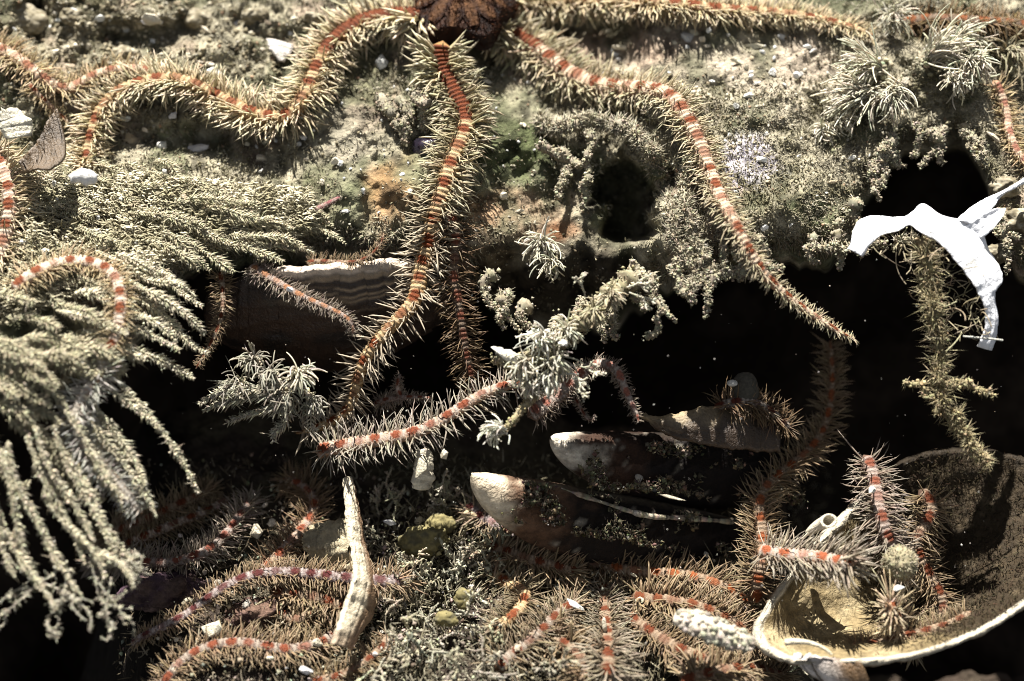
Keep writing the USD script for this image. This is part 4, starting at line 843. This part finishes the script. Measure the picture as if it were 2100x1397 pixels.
polyps('fan of grey tentacles sweeping left beside the drooping white head', [(1800, 140, 'L', 36, (-1, -.5, .3), 60, 76, dict(cl=.4, curl=(-.6, 0, -.6), open_=.5)), (1780, 190, 'L', 36, (-1, -.5, -.2), 60, 80, dict(cl=.3, curl=(-.8, 0, -.5), open_=.4))], 'tentacle heads at upper right')
polyps('pale tentacle plume fanning up and right near the top right corner', [(1905, 118, 'L', 40, (.7, -.5, .7), 70, 74, dict(cl=.5, curl=(.8, 0, .1), open_=.45)), (1960, 80, 'L', 30, (.9, -.5, .4), 40, 60, dict(cl=.5, curl=(.8, 0, -.1), open_=.45))], 'tentacle heads at upper right')
polyps('lumpy grey tentacle clump left of the faint pink arm at right', [(1960, 160, 'L', 40, (.2, -1, -.2), 50, 44), (1990, 130, 'L', 36, (.6, -1, .2), 50, 50), (2060, 110, 'L', 24, (.6, -1, .4), 50, 60, dict(col=(.42, .37, .25)))], 'tentacle heads at upper right')
polyps('small curled tuft in the silt left of the big dark hole', [(1690, 268, 'L', 16, (-.4, -1, -.2), 34, 32), (1730, 250, 'L', 16, (.2, -1, .2), 26, 30)], 'tentacle heads at upper right')
polyps('grey fuzzy tuft at the top edge right of the yellow arm', [(1830, 40, 'L', 30, (0, -1, .4), 90, 44, dict(r=1.6))], 'tentacle heads at upper right')
polyps('grey white tangled tuft in front of the hollow left of the banded arm', [(610, 770, -30, 0, (.5, -1, .2), 44, 44), (555, 770, -20, 0, (-.3, -1, .4), 40, 40, dict(col=GREY)), (585, 810, -20, 0, (.2, -1, -.4), 44, 44, dict(col=GREY)), (520, 740, 0, 0, (-.6, -1, .7), 30, 36, dict(col=GREY)), (640, 820, -10, 0, (.4, -1, -.6), 34, 36, dict(col=GREY)), (490, 790, 0, 0, (-.8, -.8, 0), 36, 46, dict(col=GREY, r=1.6))])
root = thing('hydroid_colony', 'feathery silty frond pointing left in the hollow below the mat', 'hydroid')
for q in ((560, 800, 410, 826, 0, 0, .1, -10), (570, 822, 420, 842, 0, 0, .1, 0), (600, 830, 470, 870, 0, 0, .1, 0), (590, 840, 560, 900, 0, 0, .1, 0), (630, 830, 650, 880, 0, 0, .1, 0)): emit('frond', frond(fr(*q), 15, GREY, CREAM, 3), FUZZ, root)

# the branch under the ledge, crowded with tufts
br = thing('encrusted_branch', 'branch crowded with cream tufts jutting out under the ledge at centre', 'hydroid')
emit('branch', fuzz([W(1020, 728, -50), W(1075, 745, -56), W(1140, 705, -60), W(1205, 650, -58), W(1262, 598, -50), W(1295, 572, -30)], 14, 24, 16, 2.6, (.40, .35, .22), CREAM, lumpy=.6, rr=2.0, lum=1.6), TURF, br)
for (x, y, ax, n, L, c) in ((1080, 745, (-.3, -1, -.4), 50, 44, WHT), (1110, 700, (-.2, -.8, .8), 44, 40, (.7, .68, .58)), (1140, 735, (.3, -1, -.5), 44, 42, WHT), (1125, 770, (.1, -1, -.8), 34, 40, (.68, .66, .56)), (1160, 680, (0, -1, .4), 40, 34, WHT), (1215, 640, (.1, -1, .1), 46, 30, (.52, .46, .3)), (1250, 610, (.3, -1, .3), 46, 30, (.52, .46, .32)), (1090, 780, (-.2, -1, -1), 30, 34, WHT)):
    emit('tentacle_tuft', tuft(W(x, y, -72), ax, n, L, c), PALE, br)
def twig(c, d, L, n, col, depth_=3):
    gs = []
    def rec(p0, dr, l, k):
        p1 = p0 + dr * l * .5 + rng.normal(0, l * .06, 3); p2 = p0 + dr * l + rng.normal(0, l * .1, 3)
        gs.append(fuzz(np.array([p0, p1, p2]), 2.2, 1.6, 4.5, .5, col, np.asarray(col) * 1.15, rr=1.8, lumpy=.4))
        if k:
            for _ in range(n): rec(p1 + (p2 - p1) * rng.random(), norm(dr + rng.normal(0, .6, 3)), l * .62, k - 1)
    rec(c, norm(np.asarray(d, float)), L, depth_)
    return join(*gs)
for (x, y, d, L) in ((1160, 750, (.6, -.3, -.7), 40), (1180, 745, (.8, -.3, -.3), 36), (1200, 610, (-.3, -.4, .9), 30), (1285, 590, (.8, -.3, .2), 34), (1290, 600, (.9, -.2, -.4), 34), (1180, 770, (.2, -.3, -1), 34)):
    emit('twig', twig(W(x, y, -66), d, L, 3, (.58, .54, .42), 2), PALE, br)
st = thing('hydroid_tuft', 'thin crusted stalk with a white tentacle tuft at its lower end', 'hydroid')
emit('stalk', fuzz([W(1150, 775, -40), W(1105, 805, -60), W(1062, 850, -84), W(1040, 876, -92), W(1020, 888, -96)], 8, 6, 8, 1.6, (.40, .33, .19), CREAM, lumpy=.6, lum=.8), TURF, st)
emit('head', tuft(W(1035, 884, -100), (-1, -.5, .3), 22, 44, (.72, .69, .58), curl=(-.3, 0, -.5), open_=.45), PALE, st)

# silty strands and clumps round the hole and the lip
def strand(label, geos, group='silty strands hanging round the ledge lip'):
    root = thing('silty_strand', label, 'seaweed', group)
    for (pts, r0, r1, L, n) in geos:
        emit('strand', fuzz(path(pts), r0, r1, L, n, (.42, .37, .26), (.56, .5, .37), lumpy=1.0, rr=1.4, wob=15, lum=1.5, fwd=.1, spr=1.8), TURF, root)
strand('thick silty strand arching over the small dark hole and hanging past it', [([(1105, 235, 20), (1140, 262, 34), (1200, 250, 44), (1270, 262, 50), (1325, 300, 52), (1362, 370, 40), (1380, 440, 36), (1396, 510, 36), (1424, 560, 36), (1405, 612, 32)], 12, 8, 20, 8.0), ([(1400, 400, 30), (1420, 470, 34), (1440, 540, 30), (1450, 580, 30)], 11, 6, 18, 6.5), ([(1330, 240, 20), (1400, 260, 28), (1420, 330, 24), (1400, 380, 24)], 11, 8, 16, 6)])
strand('pale dripping strand across the left side of the small dark hole', [([(1210, 262, 60), (1206, 320, 66), (1202, 370, 60), (1196, 420, 50)], 9, 5, 9, 3), ([(1140, 325, 30), (1165, 345, 44), (1148, 385, 50), (1135, 405, 46)], 12, 6, 10, 3), ([(1110, 300, 24), (1160, 318, 40), (1190, 340, 50)], 12, 8, 10, 3)])
strand('silty spike pointing right across the tip of the long pink arm', [([(1440, 545, 34), (1500, 562, 40), (1550, 556, 60), (1605, 548, 76)], 15, 3, 14, 3), ([(1470, 560, 34), (1455, 600, 36), (1452, 650, 34)], 9, 2, 12, 2)])
strand('chain of small silty lumps dangling left of the hanging clump', [([(1300, 535, 46), (1325, 570, 50), (1342, 600, 50), (1352, 640, 46), (1350, 675, 44), (1325, 694, 44)], 7, 5, 8, 2), ([(1352, 610, 44), (1372, 640, 40), (1380, 665, 36)], 3, 2, 6, 1), ([(1390, 585, 40), (1410, 605, 40), (1418, 622, 40)], 10, 4, 8, 2)])
strand('short silty fringe beside the downward arm and the winkle', [([(780, 200, 20), (800, 240, 34), (838, 270, 30)], 12, 7, 11, 3), ([(850, 190, 24), (870, 230, 34), (880, 262, 30)], 12, 8, 11, 3), ([(820, 205, 20), (836, 250, 30), (828, 290, 24)], 10, 6, 11, 3)], None)
lipset = []
for k in range(44):
    x = rng.uniform(990, 2080); y = float(lip(x)) - rng.uniform(0, 14); q = rng.uniform(20, 70)
    lipset.append(([(x, y - 14, 30), (x + rng.normal(0, 8), y + q * .4, 40), (x + rng.normal(0, 14), y + q, 40)], rng.uniform(5, 13), 2.5, 10, 2.4))
strand('ragged row of short silty drips hanging along the ledge lip', lipset, None)
strand('ragged silty fringe under the ribbon at left end', [([(1670, 505, 50), (1720, 508, 60), (1770, 512, 70), (1820, 500, 90)], 5, 4, 16, 1.3), ([(1830, 490, 120), (1880, 500, 130), (1920, 530, 130)], 7, 6, 18, 2)], None)
def rstrand(pts, r0, r1, L, n): return fuzz([W(*q) for q in pts], r0, r1, L, n, (.33, .27, .15), (.46, .39, .24), lumpy=1.2, rr=1.0, wob=16, lum=.6, fwd=.2, spr=2.2)
fs = thing('silty_strand', 'long fuzzy weed strand hanging from the white ribbon in the dark', 'seaweed')
for q in (([(1900, 490, -60), (1905, 560, -66), (1912, 640, -70), (1925, 710, -70), (1922, 770, -70), (1945, 840, -72), (1985, 905, -76), (2030, 950, -80)], 9, 4, 30, 6.0), ([(1858, 785, -60), (1890, 800, -68), (1925, 845, -72)], 4, 5, 11, 2), ([(1945, 790, -70), (1985, 798, -76), (2030, 812, -80)], 8, 3, 15, 2.4), ([(1945, 840, -70), (1965, 890, -60), (2000, 920, -60)], 6, 3, 12, 2)):
    emit('strand', rstrand(*q), FUZZ, fs)
for _ in range(260):
    x, y = rng.uniform(1790, 2020), rng.uniform(475, 690)
    if x > 1930 + (y - 470) * .5 + 10 or x > 2015 or (x < 1895 and y > 535): continue
    a = W(x, y, -60 + rng.normal(0, 10)); b = rng.normal(0, 1, 3) * 26
    emit('filament', tube(spline([a, a + b * .5 + rng.normal(0, 6, 3), a + b], 8)[0], 1.1, jit((.36, .31, .2), 1)[0], 4), FUZZ, fs)

#PART4
# ------------------------------------------------------------------ weed on the sea floor at the bottom centre
def bush(label, x, y, n, L, col, lift=30, where='F', group='weed bushes at the bottom centre'):
    root = thing('weed_bush', label, 'seaweed', group)
    c = W(x, y, float(depth(np.array(float(x)), np.array(float(y)), where)) - lift)
    for _ in range(n):
        d = norm(np.array([0, -.7, .5]) + rng.normal(0, .7, 3))
        emit('sprig', twig(c + rng.normal(0, L * .3, 3), d, L * rng.uniform(.6, 1.1), 2, jit(col, 1, .15)[0], 2), FUZZ, root)
WEED = (.36, .325, .235)
for (x, y, n, L, lab) in ((800, 1045, 9, 46, 'grey weed bush right beside the top of the cream blade'), (900, 1030, 10, 50, 'weed bush under the central banded arm'), (1010, 1150, 9, 50, 'weed bush between the yellow sponge and the rusty arm'),
                          (840, 1210, 10, 60, 'dark weed bush right of the lower end of the cream blade'), (930, 1180, 9, 56, 'weed bush above the small cream sponge knob'), (1000, 1290, 9, 56, 'weed bush left of the pale tipped spiny arm'),
                          (880, 1320, 11, 60, 'weed bush at the bottom edge below the olive sponge speck'), (790, 1370, 9, 56, 'weed bush in the bottom edge below the cream blade'), (960, 1390, 9, 60, 'weed bush at the bottom edge left of the rosette arm'),
                          (1130, 1380, 8, 56, 'weed bush between the two spiny arms at the bottom edge'), (1620, 1380, 7, 44, 'weed bush under the oyster hinge'), (760, 1120, 6, 40, 'small weed bush right behind the cream blade')):
    bush(lab, x, y, n, L, WEED)

# ------------------------------------------------------------------ turf, silt and grit
def on_ledge(n, mask):
    x = rng.uniform(-60, 2160, n * 3); y = rng.uniform(-40, 660, n * 3)
    k = (y < lip(x) + 4) & (rng.random(n * 3) < mask(x, y))
    x, y = x[k][:n], y[k][:n]
    d = ledge_d(x, y); p = W(x, y, d)
    e = 3.0
    a = W(x + e, y, ledge_d(x + e, y)) - p; b = W(x, y - e, ledge_d(x, y - e)) - p
    nn_ = norm(np.cross(a, b)); nn_ = np.where(nn_[:, 1:2] > 0, -nn_, nn_)
    return x, y, p, nn_
def ell(x, y, cx_, cy_, rx, ry): return sm(1.2, .6, np.sqrt(((x - cx_) / rx) ** 2 + ((y - cy_) / ry) ** 2))
def patch(x, y): return sm(-.06, .1, fb(np.stack([x, y, 0 * x], -1), 60, 3, 71))
def bare(x, y): return np.clip(ell(x, y, 1060, 280, 90, 80) + ell(x, y, 1160, 545, 220, 120) + .9 * ell(x, y, 1420, 125, 330, 62) + .5 * ell(x, y, 650, 230, 110, 70) + ell(x, y, 950, 40, 120, 90) + .7 * ell(x, y, 790, 390, 90, 60) + .62 * ell(x, y, 900, 330, 330, 150), 0, 1)
def turf_mask(x, y):
    m = .22 + .5 * patch(x, y) + .8 * ell(x, y, 300, 440, 330, 110) + .8 * sm(1380, 1480, x) * sm(120, 220, y) + .5 * ell(x, y, 1250, 240, 170, 50) + .5 * ell(x, y, 830, 210, 80, 60)
    return np.clip(m, 0, 1) * (1 - .92 * bare(x, y))
x, y, p, nn_ = on_ledge(36000, turf_mask); N = len(x)
L = rng.uniform(5, 15, N) * (1 + .6 * ell(x, y, 300, 440, 330, 110))
lean = np.stack([.7 * sm(700, 300, x) + 0 * x, -.2 + 0 * x, -.25 + 0 * x], -1)
base_c = lerp3(np.broadcast_to([.24, .215, .13], (N, 3)), [.48, .43, .32], sm(-.12, .15, fb(p, 48, 3, 4)))
tag(emit('turf', cones(p - nn_ * 2, nn_ + lean + rng.normal(0, .5, (N, 3)), L, rng.uniform(.9, 2.0, N), rng.normal(0, .25, (N, 3)) * L[:, None], base_c * (1 + rng.normal(0, .2, (N, 1))), base_c * 1.25 * (1 + rng.normal(0, .15, (N, 1))), sides=3, ts=(0, .55), taper=(1, .8)), TURF), 'short silty turf covering the rock ledge', 'algae', kind='stuff')
N = 9000; x = rng.uniform(-40, 640, N); y = 338 + .1 * np.maximum(x - 170, 0) + (rng.random(N) ** .8) * np.interp(x, [0, 330, 640], [330, 190, 90])
p = W(x, y, ledge_d(x, np.minimum(y, lip(x) - 4)) - rng.uniform(0, 46, N)); L = rng.uniform(9, 26, N)
mc = lerp3(np.broadcast_to([.30, .265, .165], (N, 3)), [.60, .54, .38], sm(-.14, .16, fb(p, 34, 3, 14)))
tag(emit('hydroid_turf', cones(p, np.array([1.0, -.35, -.22]) + rng.normal(0, .42, (N, 3)), L, rng.uniform(1.1, 2.4, N), rng.normal(0, .2, (N, 3)) * L[:, None], mc * (1 + rng.normal(0, .18, (N, 1))), mc * 1.15, sides=3, ts=(0, .5), taper=(1, .85)), FUZZ), 'matted olive hydroid turf combed to the right over the left of the ledge', 'hydroid', kind='stuff')
x = rng.uniform(-60, 2160, 7000); x = x[(x < 980) | (x > 1340)]; N = len(x); y = lip(x) - 34 * rng.random(N) ** 1.5 + 4
p = W(x, y, ledge_d(x, np.minimum(y, lip(x))))
tag(emit('turf', cones(p, np.array([0, -.8, -.2]) + rng.normal(0, .5, (N, 3)), rng.uniform(7, 22, N), rng.uniform(.9, 1.9, N), np.array([0, 0, -5.]) + rng.normal(0, 3, (N, 3)), jit((.32, .28, .185), N, .3), jit((.44, .39, .28), N, .25), sides=3, ts=(0, .55), taper=(1, .8)), TURF), 'shaggy silty turf hanging along the lip of the ledge', 'algae', kind='stuff')
x, y, p, nn_ = on_ledge(20000, lambda x, y: np.clip(.35 + .4 * patch(x + 300, y) + .5 * ell(x, y, 250, 120, 420, 170), 0, 1) * (1 - .75 * bare(x, y))); N = len(x)
big_ = rng.random(N) ** 5
r = 1.4 + 6.5 * big_ * (.5 + .5 * ell(x, y, 250, 120, 420, 170))
pal_ = np.array([[.34, .29, .19], [.26, .22, .14], [.46, .41, .30], [.60, .55, .44], [.18, .14, .09], [.38, .25, .16]])
cc = pal_[rng.choice(6, N, p=[.34, .26, .18, .07, .1, .05])] * (1 + rng.normal(0, .15, (N, 1)))
tag(emit('silt_grain', lumps(p + nn_ * (r * .3)[:, None], r, cc), TURF), 'loose silt grains and lumps strewn over the rock ledge', 'silt', kind='stuff')
# ground cover on the sea floor
n = 17000
x = rng.uniform(240, 1700, n); y = rng.uniform(940, 1440, n)
k = rng.random(n) < np.clip(.25 + .75 * ell(x, y, 950, 1220, 330, 260) + .2 * ell(x, y, 560, 1250, 300, 200), 0, 1); x, y = x[k], y[k]; n = len(x)
p = W(x, y, floor_d(x, y) + rng.uniform(-50, 26, n)); L = rng.uniform(8, 30, n)
bc_ = lerp3(np.broadcast_to([.20, .175, .11], (n, 3)), [.42, .38, .28], sm(-.1, .2, fb(p, 40, 2, 5)))
bc_ = lerp3(bc_, [.09, .05, .03], sm(900, 600, x) * .5)
tag(emit('turf', cones(p, np.array([0, -.6, .7]) + rng.normal(0, .8, (n, 3)), L, rng.uniform(.9, 2.0, n), rng.normal(0, .35, (n, 3)) * L[:, None], bc_ * (1 + rng.normal(0, .25, (n, 1))), bc_ * 1.35, sides=3, ts=(0, .4, .75), taper=(1, .9, .7)), TURF), 'tangled fine weed covering the sea floor at the bottom', 'algae', kind='stuff')
k = rng.random(n) < .6
tag(emit('silt_grain', lumps(p[k] + rng.normal(0, 12, (k.sum(), 3)), 1.3 + 5 * rng.random(k.sum()) ** 4, jit((.34, .3, .22), k.sum(), .4)), TURF), 'silt lumps caught in the weed of the sea floor', 'silt', kind='stuff')
x = rng.uniform(330, 1560, 420); y = rng.uniform(980, 1400, 420)
tag(emit('shell_grit', lumps(W(x, y, floor_d(x, y) - rng.uniform(20, 60, 420)), 1.5 + 6.5 * rng.random(420) ** 3, jit((.5, .45, .34), 420, .25), fine=True, rough=.5), CHIP, smooth=False), 'pale shell grit caught in the weed at the bottom', 'grit', kind='stuff')
# specks adrift in the dark water
n = 260
x = rng.uniform(300, 2100, n); y = rng.uniform(520, 1250, n)
tag(emit('drifting_speck', lumps(W(x, y, rng.uniform(-160, 60, n)), .6 + 1.6 * rng.random(n) ** 3, jit((.6, .57, .5), n, .15)), CHIP), 'tiny pale specks drifting in the dark water', 'silt', kind='stuff')

# ------------------------------------------------------------------ shell chips and stones, one by one
def chip(name, label, x, y, ln, wd, ang=0, col=(.74, .68, .56), wh='L', lift=4, cat='shell chip', group=None, mat=None, thick=.45):
    q = rng.normal(size=(16, 3)); q = norm(q) ** 1 * np.array([ln / 2, wd * thick, wd / 2]) * rng.uniform(.75, 1.12, (16, 3))
    h = trimesh.convex.convex_hull(q).subdivide()
    v = np.asarray(h.vertices); v = v + .08 * wd * np.stack([fb(v + k * 50 + x, 5 + wd * .3, 2, 3) for k in range(3)], -1)
    a = math.radians(-ang); R = np.array([[math.cos(a), 0, -math.sin(a)], [0, 1, 0], [math.sin(a), 0, math.cos(a)]])
    tl = rng.normal(0, .25); R2 = np.array([[1, 0, 0], [0, math.cos(.6 + tl), -math.sin(.6 + tl)], [0, math.sin(.6 + tl), math.cos(.6 + tl)]])
    c = W(x, y, float(ledge_d(np.array(float(x)), np.array(float(y))) if wh == 'L' else depth(np.array(float(x)), np.array(float(y)), wh)) - lift - wd * .2)
    return tag(emit(name, (v @ R.T @ R2.T + c, np.asarray(h.faces), jit(col, 1, .06)), mat or CHIP, smooth=False), label, cat, group)
WH = (.84, .82, .76); CR = (.70, .62, .46); TN = (.50, .40, .26)
for (x, y, ln, wd, ang, col, lab) in ((1413, 78, 44, 30, 50, WH, 'bright white blocky chip below the yellow arm right of the disc'), (1275, 97, 48, 17, 4, CR, 'long cream chip at the left of the row below the upper right arm'), (1600, 55, 38, 18, 18, CR, 'cream oblong chip just under the thin end of the upper right arm'),
        (1603, 76, 28, 14, 30, WH, 'white slanted chip just below the cream oblong chip'), (1545, 95, 46, 18, -6, CR, 'flat cream chip between the blocky chip and the grey tentacle fan'), (1517, 127, 44, 14, 16, CR, 'slim cream chip lying above the bend of the long pink arm'),
        (1562, 328, 28, 18, 20, WH, 'white angular chip on the lilac crust'), (1585, 150, 20, 24, 0, WH, 'upright white chip in the silt left of the tentacle fan'), (1634, 155, 24, 20, -30, WH, 'white five sided chip nearest the tentacle fan'),
        (1032, 402, 22, 24, 0, CR, 'cream cube like chip on the pink rock below the green mound'), (1067, 433, 24, 9, -6, CR, 'small cream rod on the pink rock'), (1000, 168, 26, 10, 24, CR, 'cream rod beside the root of the long pink arm'),
        (782, 128, 28, 44, 20, WH, 'upright white chip in the angle left of the downward arm'), (440, 150, 54, 28, 20, WH, 'big white lump above the middle of the coiled yellow arm'), (425, 131, 56, 12, 14, CR, 'cream stick lying on the big white lump'),
        (355, 238, 26, 18, -30, WH, 'white chip on the shadowed inner bend of the coiled yellow arm'), (335, 300, 32, 24, 0, WH, 'white pebble at the left below the coiled yellow arm'), (403, 306, 60, 24, -18, WH, 'long white chip at the right below the coiled yellow arm'), (272, 285, 40, 32, -20, TN, 'rounded tan pebble left of the white pebbles under the yellow arm'),
        (1708, 373, 30, 11, -8, TN, 'slim tan chip at the left lip of the big dark hole'), (310, 40, 44, 34, 30, (.6, .52, .4), 'pale lumpy stone near the top edge at left'), (205, 38, 22, 20, 0, WH, 'small white chip near the top edge at far left'), (690, 330, 30, 20, -20, CR, 'cream chip on the rock left of the winkle'),
        (745, 392, 12, 18, 0, WH, 'small white chip left of the brown patch on the rock'), (1845, 172, 26, 46, 50, (.6, .52, .38), 'pale lumpy stone in the tentacle heads'), (2035, 280, 14, 40, -60, CR, 'cream splinter on the rock right of the big dark hole'), (2050, 42, 26, 14, -10, (.72, .52, .34), 'orange cream chip on the dark arm at the top right corner')):
    chip('shell_chip', lab, x, y, ln, wd, ang, col)
for (x, y, ln, wd, ang, col, wh, lift, lab) in ((594, 594, 22, 11, 20, WH, 0, 10, 'white grain sitting on the tan arm over the brown shell'), (1155, 704, 24, 17, -10, WH, -95, 6, 'white oval grain in the tufts of the branch'), (1380, 1020, 56, 9, 14, CR, -10, 30, 'thin cream rod between the two mussels'), (1312, 945, 26, 22, -20, (.66, .6, .5), 82, 10, 'whitish barnacle speck on the upper mussel'),
        (1310, 980, 22, 24, 0, (.5, .45, .38), 86, 10, 'grey crust speck lower on the upper mussel'), (627, 1375, 34, 18, 40, WH, 'F', 90, 'sharp white chip near the bottom edge at lower left'), (440, 1292, 54, 44, 30, (.80, .74, .56), 'F', 50, 'large cream pebble under the slim dark arm at lower left'), (652, 1316, 26, 22, 0, CR, 'F', 60, 'small cream pebble left of the foot of the cream blade'),
        (1180, 1240, 48, 16, 34, WH, 'F', 95, 'white chip on the end of the pale spiny arm at bottom centre'), (1788, 1004, 16, 22, 20, WH, -10, 26, 'white grain on the grey arm over the oyster bowl'), (1843, 1206, 28, 14, -30, WH, -110, 14, 'white chip beside the sponge ball in the oyster bowl'), (912, 932, 18, 30, 10, (.72, .64, .48), -10, 26, 'cream chip hanging below the central banded arm'),
        (865, 955, 26, 62, 20, CR, 10, 20, 'cream flake standing below the central banded arm'), (800, 1072, 30, 15, 16, WH, 'F', 70, 'white chip on the weed beside the yellow sponge'), (960, 1060, 50, 34, -30, (.55, .43, .26), 'F', 44, 'tan stone left of the purplish tapering arm'), (525, 1090, 34, 36, 20, CR, 'F', 44, 'cream lump between the two rusty arms at lower left'), (1240, 1280, 14, 34, 0, CR, 'F', 95, 'small cream sliver above the rosette arm'), (1300, 1180, 26, 9, 40, CR, 'F', 70, 'cream splinter on the red spotted arm')):
    chip('shell_chip', lab, x, y, ln, wd, ang, col, wh, lift)
zones = [((20, 640, 0, 330), 70, 'shell chip lying loose in the silt at upper left', 'chips at upper left', (.3, .5, .2), 8, 26), ((620, 900, 120, 470), 34, 'shell chip on the rock left of the downward arm', 'chips left of the downward arm', (.6, .35, .05), 6, 17),
         ((970, 1140, 150, 360), 22, 'small shell rod on the green mound', 'rods on the green mound', (.5, .5, 0), 6, 16), ((1220, 1760, 60, 200), 60, 'shell chip on the smooth silt below the upper right arm', 'chips on the upper right silt', (.45, .4, .15), 7, 22),
         ((1450, 1800, 210, 470), 40, 'little chip in the silt between the long pink arm and the dark hole', 'chips right of the long pink arm', (.4, .4, .2), 6, 17), ((30, 600, 345, 520), 34, 'shell grain caught on top of the hydroid mat', 'grains on the hydroid mat', (.6, .3, .1), 7, 20)]
small = []
for (x0, x1, y0, y1), n, lab, grp, pr, a0, a1 in zones:
    for _ in range(n):
        x, y = rng.uniform(x0, x1), rng.uniform(y0, y1)
        if y > float(lip(x)) - 8: continue
        s_ = a0 + (a1 - a0) * rng.random() ** 1.8; kind_ = rng.choice(3, p=pr); lift = 3 if y0 < 345 or x1 != 600 else 34
        if s_ > 12.5:
            chip('shell_chip', ('white', 'cream', 'tan')[kind_] + ' ' + lab, x, y, s_ * rng.uniform(1, 1.5), s_ * rng.uniform(.5, .9), rng.uniform(-40, 40), [WH, CR, TN][kind_], 'L', lift, group=('white ', 'cream ', 'tan ')[kind_] + grp)
        else: small.append((*W(x, y, float(ledge_d(np.array(x), np.array(y))) - lift), s_ * .42, *[WH, CR, TN][kind_]))
small = np.array(small)
tag(emit('shell_grit', lumps(small[:, :3], small[:, 3], small[:, 4:], fine=True, rough=.45), CHIP, smooth=False), 'fine pale shell grit strewn over the rock ledge', 'grit', kind='stuff')
for k, (x, y, r_, lab) in enumerate(((50, 42, 52, 'large silt coated stone in the top left corner'), (150, 34, 26, 'small silted stone right of the large corner stone'), (410, 45, 36, 'silted stone near the top edge above the white lump'), (250, 112, 26, 'silted stone just above the coiled yellow arm at upper left'), (520, 34, 28, 'silted stone left of the grey triangular flake'),
        (640, 40, 26, 'silted stone beside the root of the coiled yellow arm'), (90, 335, 24, 'silted stone at the left end of the hydroid mat'), (2060, 385, 32, 'upper silted stone on the rock at the right edge behind the ribbon tail'), (2085, 455, 40, 'middle silted stone at the right edge below the ribbon tail'), (2050, 522, 28, 'lowest silted stone at the right edge beside the ribbon'))):
    v, f = blob(W(x, y, float(ledge_d(np.array(float(x)), np.array(float(y)))) - r_ * .1), r_, r_ * .7, r_ * .7, .5, r_ * .8, k + 80, 4)
    v = v + 9 * norm(v - v.mean(0)) * fb(v, 9, 3, 5)[:, None]
    tag(emit('silted_stone', (v, f, lerp3(np.broadcast_to([.22, .185, .12], v.shape), [.42, .37, .27], sm(-.1, .2, fb(v, 12, 3, 6)))), TURF), lab, 'stone')
